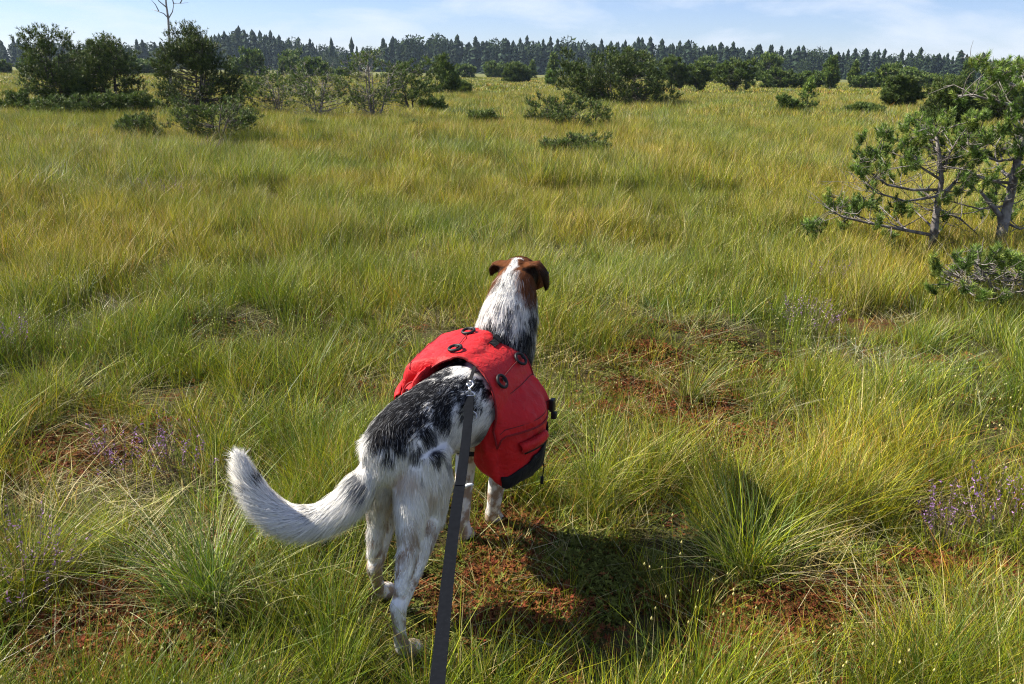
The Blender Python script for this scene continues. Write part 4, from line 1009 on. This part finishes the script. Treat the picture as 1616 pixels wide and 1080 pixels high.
def make_fur(me, count, seed=3):
    r_ = np.random.default_rng(seed); me.calc_loop_triangles()
    nt = len(me.loop_triangles); tri = np.zeros(nt * 3, np.int32); me.loop_triangles.foreach_get('vertices', tri); tri = tri.reshape(-1, 3)
    vn = np.zeros(len(me.vertices) * 3, np.float32); me.vertices.foreach_get('normal', vn); vn = vn.reshape(-1, 3)
    A, B, C = bv[tri[:, 0]], bv[tri[:, 1]], bv[tri[:, 2]]
    ar = np.linalg.norm(np.cross(B - A, C - A), axis=1) / 2; cen = (A + B + C) / 3
    ci, ct = nearest_seg(cen); dens = np.where(np.isin(sPart[ci], (2, 8, 9)), 2.2, np.where(sPart[ci] == 7, 2.6, 1.0)); dens = np.where(sLen[ci] < .012, 1.8, dens)
    w = ar * dens; k = r_.choice(nt, count, p=w / w.sum())
    u, v = r_.uniform(0, 1, count), r_.uniform(0, 1, count); sw = u + v > 1; u[sw], v[sw] = 1 - u[sw], 1 - v[sw]
    P = A[k] + (B - A)[k] * u[:, None] + (C - A)[k] * v[:, None]
    Nn = vn[tri[k, 0]] * (1 - u - v)[:, None] + vn[tri[k, 1]] * u[:, None] + vn[tri[k, 2]] * v[:, None]; Nn /= np.linalg.norm(Nn, axis=1)[:, None]
    si, st_ = nearest_seg(P); part = sPart[si]
    # fur lies under the pack: none sticks through the red cloth
    q = toL(P); cov = (q[:, 1] > .07) & (q[:, 1] < .36) & (part != 1) & (q[:, 2] > .30)
    d = sB[si] - sA[si]; d /= np.linalg.norm(d, axis=1)[:, None]
    d[part == 0] += np.array([0, 0, -.35]) * (1 - np.abs(Nn[part == 0][:, 2:3]))
    rear = (part == 0) & (q[:, 1] < -.30); d[rear] = np.array([0, 0, -1.0]) - .25 * D_F
    j = np.stack([fbm(q, 38, 2, 111 + i) - .5 for i in range(3)], 1) * 1.5 + np.stack([fbm(q, 110, 1, 121 + i) - .5 for i in range(3)], 1) * .9
    d = d + j * np.where(part == 7, .16, .55)[:, None] + r_.normal(0, .10, (count, 3))
    d -= (d * Nn).sum(1)[:, None] * Nn; d /= np.maximum(np.linalg.norm(d, axis=1), 1e-6)[:, None]
    Ln = sLen[si] * (1 - st_) + sLen[np.minimum(si + 1, len(SEG) - 1)] * st_ * (sPart[np.minimum(si + 1, len(SEG) - 1)] == part) + sLen[si] * st_ * (sPart[np.minimum(si + 1, len(SEG) - 1)] != part)
    Ln = Ln * np.where(part == 7, r_.uniform(.82, 1.12, count), r_.uniform(.6, 1.2, count)); Ln = np.where(cov, .006, Ln)
    lift = sLift[si] * r_.uniform(.6, 1.4, count)
    side = np.cross(d, Nn); W = np.clip(.0011 + Ln * .010, .0011, .0016) * r_.uniform(.7, 1.25, count)
    col_ = coat(P, si, st_, r_.normal(0, .5, count)) * r_.uniform(.80, 1.10, (count, 1))
    V = []
    for t in (0, .5, 1.0):
        c = P + d * (Ln * t)[:, None] + Nn * (Ln * lift * (t - .45 * t * t))[:, None] + np.array([0, 0, -1.0]) * (Ln * .12 * t * t)[:, None] - Nn * .001
        if t < 1: ww = (W * (1 - t ** 2 * .7) * .5)[:, None]; V += [c - side * ww, c + side * ww]
        else: V.append(c)
    verts = np.stack(V, 1).reshape(-1, 3); b = np.arange(count)[:, None] * 5
    quads = b + np.array([0, 1, 3, 2]); tris = b + np.array([2, 3, 4])
    tone = np.array([.85, .85, 1.0, 1.0, 1.08])
    fc = (col_[:, None, :] * (.85 + .15 * tone)[None, :, None]).reshape(-1, 3)
    m = mesh_np('dog_fur', verts, tris, quads, M_FUR, smooth=True, colors=fc)
    m.normals_split_custom_set_from_vertices(np.repeat(Nn * .8 + r_.normal(0, 1, Nn.shape) * np.where(np.isin(part, (3, 4, 5, 6)), .16, .14)[:, None] + d * .12, 5, 0).tolist())
    return m
fur = under(link('fur', make_fur(body_me, 145000)), dog); tag(fur, kind='stuff')
M_NOSE = mat_plain('dog_nose', (.012, .011, .011), .35); M_EYE = mat_plain('dog_eye', (.035, .015, .006), .08)
m = MB(); ball(m, L(.0615, .838, .858), .014, .012, .011, 8); under(m.build('nose', M_NOSE, smooth=True), dog)
for s in (-1, 1):
    m = MB(); ball(m, L(.049 + s * .043, .672, .905), .012, .012, .012, 8); under(m.build('eye', M_EYE, smooth=True), dog)
m = MB(); m.ribbon([L(.058 + r, .80, .824 + abs(r) * .3) for r in (-.026, -.013, 0, .013, .026)], tuple(D_F), .05, .004); under(m.build('mouth', M_NOSE), dog)

# ------------------------------------------------------------------ red saddle pack
def cloth(name, c, c2, weave=900):
    m, n, l = new_mat(name); p = n['Principled BSDF']; p.inputs['Roughness'].default_value = .62; p.inputs['Specular IOR Level'].default_value = .3
    p.inputs['Sheen Weight'].default_value = .04
    tc = n.new('ShaderNodeTexCoord'); t = n.new('ShaderNodeTexNoise'); t.inputs['Scale'].default_value = 22; t.inputs['Detail'].default_value = 5; l.new(tc.outputs['Object'], t.inputs['Vector'])
    mr = n.new('ShaderNodeMapRange'); mr.inputs[1].default_value = .35; mr.inputs[2].default_value = .7; l.new(t.outputs['Fac'], mr.inputs[0])
    mx = n.new('ShaderNodeMix'); mx.data_type = 'RGBA'; mx.inputs['A'].default_value = (*c, 1); mx.inputs['B'].default_value = (*c2, 1); l.new(mr.outputs[0], mx.inputs['Factor']); l.new(mx.outputs['Result'], p.inputs['Base Color'])
    w1 = n.new('ShaderNodeTexNoise'); w1.inputs['Scale'].default_value = weave; w1.inputs['Detail'].default_value = 2; l.new(tc.outputs['Object'], w1.inputs['Vector'])
    w2 = n.new('ShaderNodeTexNoise'); w2.inputs['Scale'].default_value = 34; w2.inputs['Detail'].default_value = 3; w2.inputs['Distortion'].default_value = 1.2; l.new(tc.outputs['Object'], w2.inputs['Vector'])
    ad = n.new('ShaderNodeMath'); ad.operation = 'MULTIPLY_ADD'; ad.inputs[1].default_value = .06; l.new(w1.outputs['Fac'], ad.inputs[0]); l.new(w2.outputs['Fac'], ad.inputs[2])
    b = n.new('ShaderNodeBump'); b.inputs['Strength'].default_value = .5; b.inputs['Distance'].default_value = .012; l.new(ad.outputs[0], b.inputs['Height']); l.new(b.outputs[0], p.inputs['Normal'])
    return m
M_RED = cloth('red_nylon', (.56, .006, .010), (.46, .005, .009))
M_BLACKNYLON = cloth('black_nylon', (.008, .008, .009), (.013, .013, .014)); M_BLACKNYLON.node_tree.nodes['Principled BSDF'].inputs['Specular IOR Level'].default_value = .12
M_PLASTIC = mat_plain('black_plastic', (.009, .009, .010), .5, spec=.3)
M_SEAM = mat_plain('dark_red_thread', (.10, .006, .008), .8)
M_METAL = mat_plain('nickel', (.72, .71, .69), .28, 1.0)
PF0, PF1 = .055, .345
pack = thing('dog_backpack', 'bright red nylon saddle pack with two side bags on the dog\'s back', 'dog backpack', tuple(float(v) for v in L(.05, .2, .70)))
REAR = [(-.158, .645), (-.155, .670), (-.142, .698), (-.118, .714), (-.065, .728), (-.005, .742), (.045, .745), (.085, .715), (.118, .665), (.136, .632), (.150, .585), (.164, .535), (.170, .505)]
FRONT = [(-.160, .67), (-.157, .698), (-.146, .728), (-.114, .745), (-.06, .756), (0, .764), (.045, .760), (.085, .728), (.12, .690), (.16, .655), (.215, .612), (.252, .562), (.262, .520)]
def cat(P, t):
    P = np.asarray(P); x = t * (len(P) - 1); i = min(int(x), len(P) - 2); u = x - i
    p0, p1, p2, p3 = P[max(i - 1, 0)], P[i], P[i + 1], P[min(i + 2, len(P) - 1)]
    return .5 * ((2 * p1) + (-p0 + p2) * u + (2 * p0 - 5 * p1 + 4 * p2 - p3) * u * u + (-p0 + 3 * p1 - 3 * p2 + p3) * u ** 3)
def lid_pt(s, v, up=0.0):
    """point on the pack's top sheet: s 0..1 left to right, v 0..1 rear to front"""
    c = cat(REAR, s) * (1 - v) + cat(FRONT, s) * v
    e = .004 * math.sin(v * math.pi)
    end = max(0, abs(2 * v - 1) - .86) / .14                      # the hem turns down over the bag ends
    side_ = sstep(.18, .34, abs(s - .5)) if s > .5 else (sstep(.05, .20, abs(s - .5)) if v < .5 else sstep(.18, .34, abs(s - .5)))
    f = PF0 + (PF1 - PF0) * v + (.03 * (1 - v) * np.exp(-((s - .5) / .16) ** 2))
    c = c + np.array([(.058 if s > .5 else -.006) * math.sin(math.pi * min(1, v * 1.15)) * sstep(.22, .46, abs(s - .5)), 0])
    c = c + np.array([0, e - end ** 2 * (.036 if s > .5 else .062) * side_ + up])
    return np.array([c[0], f, c[1]])
def off_body(p, gap=.020):
    # keep cloth clear of the trunk underneath
    fs = [t[1] for t in TRUNK]; k = [float(np.interp(p[1], fs, [t[i] for t in TRUNK])) for i in (0, 2, 3, 4)]
    dr, dz = p[0] - k[0], p[2] - k[1]; q = math.hypot(dr / (k[2] + gap), dz / (k[3] + gap))
    if 1e-6 < q < 1: p = np.array([k[0] + dr / q, p[1], k[1] + dz / q])
    return p
def sheet(fn, nu, nv_, amp, seed, thick=.003):
    g = np.array([fn(i / nu, j / nv_) for j in range(nv_ + 1) for i in range(nu + 1)])
    g = g + (np.stack([fbm(g, 26, 3, seed + k) for k in range(3)], 1) - .5) * np.array([amp, amp * .3, amp])
    W = np.array([L(*off_body(p)) for p in g])
    q = [(j * (nu + 1) + i, j * (nu + 1) + i + 1, (j + 1) * (nu + 1) + i + 1, (j + 1) * (nu + 1) + i) for j in range(nv_) for i in range(nu)]
    return W, q
def sheet_obj(name, fn, nu, nv_, amp, seed, mat, root, thick=.003):
    W, q = sheet(fn, nu, nv_, amp, seed)
    o = link(name, mesh_np(name, W, quads=q, mat=mat, smooth=True)); sl = o.modifiers.new('t', 'SOLIDIFY'); sl.thickness = thick; sl.offset = -1
    return under(o, root)
saddle = sheet_obj('saddle_panel', lid_pt, 80, 40, .012, 201, M_RED, pack)
def hem(pts, rad=.0034): m = MB(); m.tube([L(*off_body(p, .021)) for p in pts], rad, 6); o = m.build('hem', M_HEM, smooth=True); o.parent = pack
M_HEM = cloth('dark_red_binding', (.26, .006, .009), (.20, .005, .008))
for s0, s1 in ((0, .30), (.70, 1)): hem([lid_pt(s, .0) for s in np.linspace(s0, s1, 24)]); hem([lid_pt(s, 1.0) for s in np.linspace(s0, s1, 24)])
for s0 in (0.0, 1.0): hem([lid_pt(s0, v) for v in np.linspace(0, 1, 30)])
hem([lid_pt(s, .0) for s in np.linspace(.30, .70, 30)], .0028); hem([lid_pt(s, 1.0) for s in np.linspace(.30, .70, 30)], .0028)
RB = {'irb': (.060, .085, .385), 'irt': (.105, .075, .640), 'orb': (.172, .085, .300), 'ort': (.165, .070, .535),
      'ifb': (.10, .345, .37), 'ift': (.12, .34, .665), 'ofb': (.222, .345, .300), 'oft': (.245, .34, .570)}
RHO = RAD(14)
def mirror(p):
    r, f, z = p; a, b = r - .05, z - .70
    u, w = a * math.cos(RHO) - b * math.sin(RHO), a * math.sin(RHO) + b * math.cos(RHO)
    u = -u; return (.05 + u * math.cos(RHO) + w * math.sin(RHO), f, .70 - u * math.sin(RHO) + w * math.cos(RHO) + .03)
LB = {k: mirror(p) for k, p in RB.items()}
for k_, f_ in (('irt', -.02), ('irb', -.01), ('ort', .015), ('orb', .03)): LB[k_] = (LB[k_][0], f_, LB[k_][2])
LB['irt'] = (-.066, -.02, .716); LB['ort'] = (LB['ort'][0] + .022, .015, LB['ort'][2] + .022)
for k_ in ('orb', 'oft', 'ofb'): LB[k_] = (LB[k_][0] + .040, LB[k_][1], LB[k_][2])
def bag_pt(B, a, b, c, puff=0.0):
    """a inner-outer, b rear-front, c bottom-top, each -1..1"""
    q = np.array([a, b, c], float); nrm = (np.abs(q) ** 7).sum() ** (1 / 7.0); q = q / max(nrm, 1e-6) * (1 + puff)
    x, y, z = (q + 1) / 2; P = np.zeros(3)
    for ki, wx in (('i', 1 - x), ('o', x)):
        for kj, wy in (('r', 1 - y), ('f', y)):
            for kk, wz in (('b', 1 - z), ('t', z)): P = P + np.array(B[ki + kj + kk]) * wx * wy * wz
    bul = (1 - b * b) * (1 - .50 * c * c) * .050 if a > .99 else ((1 - a * a) * (1 - c * c) * .018 if abs(b) > .99 else (1 - a * a) * (1 - b * b) * .006)
    cen = np.mean([np.array(v) for v in B.values()], 0)
    if abs(a) > .99: P[0] += math.copysign(bul, P[0] - cen[0])
    elif abs(b) > .99: P[1] += math.copysign(bul, b)
    else: P[2] += math.copysign(bul, c)
    return P
def bag_faces(n): 
    g = np.linspace(-1, 1, n + 1); faces = []
    for ax in range(3):
        for s in (-1, 1): faces.append((ax, s))
    return g, faces
def bag_obj(name, B, mat, root, keep=None, puff=0.0, n=18, seed=301, solid=0.0):
    g, faces = bag_faces(n); V, Q, key = [], [], {}
    def vid(q):
        k = tuple(np.round(q, 4))
        if k not in key: key[k] = len(V); V.append(bag_pt(B, *q, puff))
        return key[k]
    for ax, s in faces:
        for i in range(n):
            for j in range(n):
                cs = []
                for di, dj in ((0, 0), (1, 0), (1, 1), (0, 1)):
                    q = [0, 0, 0]; q[ax] = s; q[(ax + 1) % 3] = g[i + di]; q[(ax + 2) % 3] = g[j + dj]; cs.append(q)
                m = np.mean(cs, 0)
                if keep is not None and not keep(*m, ax, s): continue
                Q.append([vid(q) for q in (cs if s > 0 else cs[::-1])])
    V = np.array(V); V = V + (np.stack([fbm(V * np.array([1, 1.6, .7]), 22, 3, seed + k) for k in range(3)], 1) - .5) * .022
    flip = np.linalg.det(np.array([np.array(B['orb']) - B['irb'], np.array(B['ifb']) - B['irb'], np.array(B['irt']) - B['irb']])) < 0
    W = np.array([L(*p) for p in V])
    me = mesh_np(name, W, quads=np.array(Q)[:, ::-1] if flip else Q, mat=mat, smooth=True)
    o = link(name, me)
    if solid: sl = o.modifiers.new('t', 'SOLIDIFY'); sl.thickness = solid; sl.offset = 0
    return under(o, root)
def line_on(pts, rad): 
    m = MB(); m.tube(pts, rad, 6); return m
for B, lab, sd in ((RB, 'right side bag hanging in the shade', 301), (LB, 'left side bag lit by the sun', 331)):
    bag = bag_obj('side_bag', B, M_RED, pack, seed=sd); bag['label'] = lab
    def base_fn(i, j):
        b_ = -1 + 2 * i; top = -.16 + .44 * b_; c_ = -1 + (top + 1) * j
        p = bag_pt(B, 1, b_, c_, .012); sg = 1 if B is RB else -1
        q = np.array([p[0] + sg * .004, p[1], p[2] - .002]); w = (np.stack([fbm(q[None] * np.array([1, 1.6, .7]), 22, 3, sd + k) for k in range(3)], 1)[0] - .5) * .022
        return q + w
    W_, q_ = [], []
    for j in range(9):
        for i in range(25): W_.append(L(*base_fn(i / 24, j / 8)))
    q_ = [(j * 25 + i, j * 25 + i + 1, (j + 1) * 25 + i + 1, (j + 1) * 25 + i) for j in range(8) for i in range(24)]
    bp = link('base_panel', mesh_np('base_panel', np.array(W_), quads=q_, mat=M_BLACKNYLON, smooth=True)); sl0 = bp.modifiers.new('t', 'SOLIDIFY'); sl0.thickness = .005; sl0.offset = 0; bp.parent = bag
    # slit pocket with a red flap on the outer face
    fl, sl_ = MB(), MB()
    def outer(b, c, out): 
        p = bag_pt(B, 1, b, c); sgn = 1 if B is RB else -1
        return L(p[0] + sgn * out, p[1], p[2])
    bs = np.linspace(-.62, .30, 9)
    Wf = [outer(b, c, o_) for c, o_ in ((.36, .006), (.30, .016), (.20, .019), (.10, .014)) for b in bs]
    fq = [(j * 9 + i, j * 9 + i + 1, (j + 1) * 9 + i + 1, (j + 1) * 9 + i) for j in range(3) for i in range(8)]
    fl.add(Wf, fq); fo = fl.build('pocket_flap', M_RED, smooth=True); so = fo.modifiers.new('t', 'SOLIDIFY'); so.thickness = .003; fo.parent = bag
    Ws = [outer(b, c, .0085) for c in (.16, .02) for b in bs[1:-1]]
    sl_.add(Ws, [(i, i + 1, 7 + i + 1, 7 + i) for i in range(6)]); so_ = sl_.build('pocket_slit', M_BLACKNYLON, smooth=True); so_.parent = bag
    m3 = so_.modifiers.new('t', 'SOLIDIFY'); m3.thickness = .004
    # drawcord with toggle and a compression buckle at the front corner
    sgn = 1 if B is RB else -1
    a0 = np.array(B['ofb']) + np.array([sgn * .012, -.02, .03]); mc = MB()
    mc.tube([L(*(a0 + np.array(d))) for d in ((0, 0, 0), (sgn * .006, 0, -.03), (sgn * .004, -.002, -.055), (sgn * .001, -.003, -.075))], .0022, 6)
    mc.tube([L(*(a0 + np.array(d))) for d in ((sgn * .001, -.003, -.066), (sgn * .001, -.003, -.092))], .006, 8); mc.build('drawcord', M_BLACKNYLON).parent = bag
    b0 = np.array(B['oft']) + np.array([sgn * .020, -.02, -.035]); mbk = MB()
    mbk.box(L(*b0), D_R * .008, D_F * .014, np.array([0, 0, .022])); mbk.box(L(*(b0 + np.array([sgn * .008, -.004, -.034]))), D_R * .009, D_F * .011, np.array([0, 0, .012]))
    bo = mbk.build('buckle', M_PLASTIC); bo.parent = bag; bv_ = bo.modifiers.new('b', 'BEVEL'); bv_.width = .004; bv_.segments = 2
# seams along the lid and the elastic between the rings
def s_of(r, v):
    ss = np.linspace(0, 1, 400); k = np.argmin([abs(lid_pt(s, v)[0] - r) for s in ss]); return ss[k]
for s0 in (.055, .20, .80, .945):
    m = MB(); m.tube([L(*(lid_pt(s0, v) + np.array([0, 0, .0035]))) for v in np.linspace(.03, .97, 24)], .0013, 5); m.build('seam', M_SEAM).parent = pack
RINGS = [(-.004, .20), (-.026, .80), (.133, .20), (.138, .80)]
pos = []
for r, v in RINGS:
    s = s_of(r, v); p = lid_pt(s, v); du = lid_pt(min(s + .02, 1), v) - lid_pt(max(s - .02, 0), v); du /= np.linalg.norm(du)
    U_ = D_R * du[0] + np.array([0, 0, du[2]]); Fv = D_F; Nv = np.cross(U_, Fv); Nv = Nv if Nv[2] > 0 else -Nv
    p = off_body(p, .022); c = L(*p) + Nv * .009; pos.append((L(*p) + Nv * .004)); m = MB()
    ring = [c + U_ * (.021 * math.cos(q)) + Fv * (.0185 * math.sin(q)) + Nv * (.004 * math.sin(q)) for q in np.linspace(0, 2 * math.pi, 25)]
    m.tube(ring, .0050, 8, cap=False); ro = m.build('lash_ring', M_PLASTIC, smooth=True); ro.parent = pack
    m = MB(); m.ribbon([c + Fv * (.0165 * sg) + Nv * dz for sg, dz in ((.6, .000), (1.0, .006), (1.25, .0), (1.7, -.006))], tuple(U_), .013, .002); m.build('webbing_loop', M_BLACKNYLON).parent = ro
for i, j in ((0, 1), (2, 3)):
    s0, s1 = s_of(RINGS[i][0], .2), s_of(RINGS[j][0], .8)
    m = MB(); m.tube([L(*(off_body(lid_pt(s0 + (s1 - s0) * t, .2 + .6 * t), .022) + np.array([0, 0, .004]))) for t in np.linspace(.08, .92, 14)], .0016, 5); m.build('elastic_cord', M_SEAM).parent = pack
# adjuster strap with ladder buckle near the front of the saddle
m = MB(); sb = s_of(.075, .8)
m.ribbon([L(*(off_body(lid_pt(sb + .012 * k, v), .022) + np.array([0, 0, .0055]))) for k, v in ((0, .62), (0, .74), (0, .86), (0, .98), (0, 1.0))], tuple(D_R * .8 - np.array([0, 0, .5])), .024, .003); st_o = m.build('strap', M_BLACKNYLON); st_o.parent = pack
m = MB(); pbk = L(*(off_body(lid_pt(sb, .84), .022) + np.array([0, 0, .010]))); ux = (D_R * .8 - np.array([0, 0, .5])); ux = ux / np.linalg.norm(ux); nz = np.cross(ux, D_F); nz = nz if nz[2] > 0 else -nz
m.box(pbk, ux * .017, D_F * .016, nz * .004); bk = m.build('ladder_buckle', M_PLASTIC); bk.parent = st_o; bb = bk.modifiers.new('b', 'BEVEL'); bb.width = .003; bb.segments = 2
# belly strap and chest strap hugging the body
def girth(f, w, mat, name, c, hw, hh, a0, a1):
    m = MB(); P = [L(c[0] + hw * math.cos(q), f, c[1] + hh * math.sin(q)) for q in np.linspace(a0, a1, 24)]
    m.ribbon(P, tuple(D_F), w, .003); o = m.build(name, mat); o.parent = pack
girth(.13, .032, M_BLACKNYLON, 'belly_strap', (.036, .57), .150, .172, math.pi * 1.02, math.pi * 1.98)
girth(.36, .028, M_BLACKNYLON, 'chest_strap', (.048, .57), .140, .172, math.pi * .02 - math.pi, 0.0)
for o in list(bpy.data.objects):
    if o.parent is not None and o.parent.name.startswith('dog_backpack') and o.matrix_parent_inverse == Matrix.Identity(4):
        o.matrix_parent_inverse = Matrix.Translation(-Vector(pack.location))

# ------------------------------------------------------------------ leash
def mat_diffuse(name, c, c2):
    m, n, l = new_mat(name); n.clear(); o = n.new('ShaderNodeOutputMaterial'); d = n.new('ShaderNodeBsdfDiffuse'); tc = n.new('ShaderNodeTexCoord'); t = n.new('ShaderNodeTexNoise')
    t.inputs['Scale'].default_value = 90; t.inputs['Detail'].default_value = 4; l.new(tc.outputs['Object'], t.inputs['Vector'])
    x = n.new('ShaderNodeMix'); x.data_type = 'RGBA'; x.inputs['A'].default_value = (*c, 1); x.inputs['B'].default_value = (*c2, 1); l.new(t.outputs['Fac'], x.inputs['Factor'])
    l.new(x.outputs['Result'], d.inputs[0]); l.new(d.outputs[0], o.inputs[0]); return m
M_LEASH = mat_diffuse('grey_black_webbing', (.007, .008, .010), (.013, .0145, .018)) #('grey_black_webbing', (.011, .012, .015), .9, spec=.05, noise=(60, (.024, .026, .032), .4, .7))
leash = thing('leash', 'black webbing leash clipped behind the pack and running towards the viewer', 'leash', tuple(float(v) for v in L(.09, .01, .68)))
def att(px, py, t): return CO + ray(px, py) * t
LE = [(741, 626, 2.70), (739, 660, 2.60), (735, 700, 2.48), (729, 745, 2.34), (722, 790, 2.19), (714, 850, 2.02), (706, 920, 1.82), (698, 1000, 1.61), (690, 1080, 1.42), (682, 1160, 1.25), (675, 1230, 1.12)]
CLIP = on_coat(741, 614); T0 = float((CLIP - CO) @ CF) - .022
LE = [(x, y, t + (T0 - 2.70) * max(0, (t - 1.42) / 1.28)) for x, y, t in LE]
lp = [att(*q) for q in LE]
sides = [tuple(np.array([1.0, .18 * math.sin(i * .55) - .1, .10 * math.cos(i * .7)])) for i in range(len(lp))]
m = MB(); m.ribbon(lp, sides, .027, .0028); ls = m.build('strap', M_LEASH); bb = ls.modifiers.new('s', 'SUBSURF'); bb.levels = 1; bb.render_levels = 1; bb.subdivision_type = 'SIMPLE'
under(ls, leash)
m = MB(); m.ribbon([lp[i] + np.array([0, -.0035, .002]) for i in (0, 1, 2, 3)] + [(lp[3] + lp[4]) / 2 + np.array([0, -.0035, .002])], [sides[i] for i in (0, 1, 2, 3, 4)], .0265, .0026); sp = m.build('folded_end', M_LEASH); under(sp, leash)
m = MB(); tb = (lp[3] + lp[4]) / 2 + np.array([.016, 0, 0]); m.tube([tb + np.array(d) for d in ((-.006, 0, -.006), (.004, 0, .002), (.013, 0, .004), (.019, 0, .003))], [.004, .0045, .004, .002], 7); tbo = m.build('pale_tab', mat_plain('pale_plastic', (.62, .62, .6), .5), smooth=True); under(tbo, leash)
hk = MB(); h0 = att(741, 624, T0); e1 = np.array([1.0, 0, 0]); e2 = CU * .6 + np.array([0, .4, .5]); e2 = e2 / np.linalg.norm(e2)
hk.tube([h0 + e1 * x + e2 * y for x, y in ((-.015, -.004), (-.014, .006), (-.006, .011), (.006, .011), (.014, .006), (.015, -.004))], .0028, 8)
hk.tube([h0 + e1 * x + e2 * y for x, y in ((-.015, -.002), (.015, -.002))], .0026, 8)
hk.tube([h0 + e2 * .010, h0 + e2 * .024], .0045, 10)
hk.tube([h0 + e1 * x + e2 * y for x, y in ((0, .022), (.008, .026), (.011, .034), (.006, .042), (-.002, .043))], .0030, 8)
hk.tube([h0 + e1 * x + e2 * y for x, y in ((0, .024), (-.007, .030), (-.007, .036))], .0028, 8)
under(hk.build('snap_hook', M_METAL, smooth=True), leash)
ho = MB(); hc = att(746, 657, T0 - .07); ho.tube([hc + e1 * (.012 * math.cos(q)) + e2 * (.013 * math.sin(q)) for q in np.linspace(0, 2 * math.pi, 21)], .0018, 6, cap=False); under(ho.build('o_ring', M_METAL, smooth=True), leash)
# short loop on the pack that takes the hook
m = MB(); p1 = L(*lid_pt(s_of(.082, .02), .02)); p2 = h0 + e2 * .040
m.ribbon([p1 + np.array([0, 0, .004]), (p1 + p2) / 2 + np.array([0, -.004, .004]), p2], tuple(D_R), .011, .003); lpx = m.build('tether_loop', M_BLACKNYLON); lpx.parent = pack; lpx.matrix_parent_inverse = Matrix.Translation(-Vector(pack.location))

# ------------------------------------------------------------------ air
mv, nv_, lv = new_mat('thin_haze'); nv_.clear()
vo = nv_.new('ShaderNodeOutputMaterial'); pv = nv_.new('ShaderNodeVolumePrincipled')
pv.inputs['Color'].default_value = (.62, .80, 1.0, 1); pv.inputs['Density'].default_value = .00014; pv.inputs['Anisotropy'].default_value = .2
lv.new(pv.outputs[0], vo.inputs['Volume'])
hz = MB(); hz.box((0, 260, 16), (620, 0, 0), (0, 330, 0), (0, 0, 21)); hb = hz.build('haze', mv); tag(hb, 'thin summer haze in the air', kind='stuff')
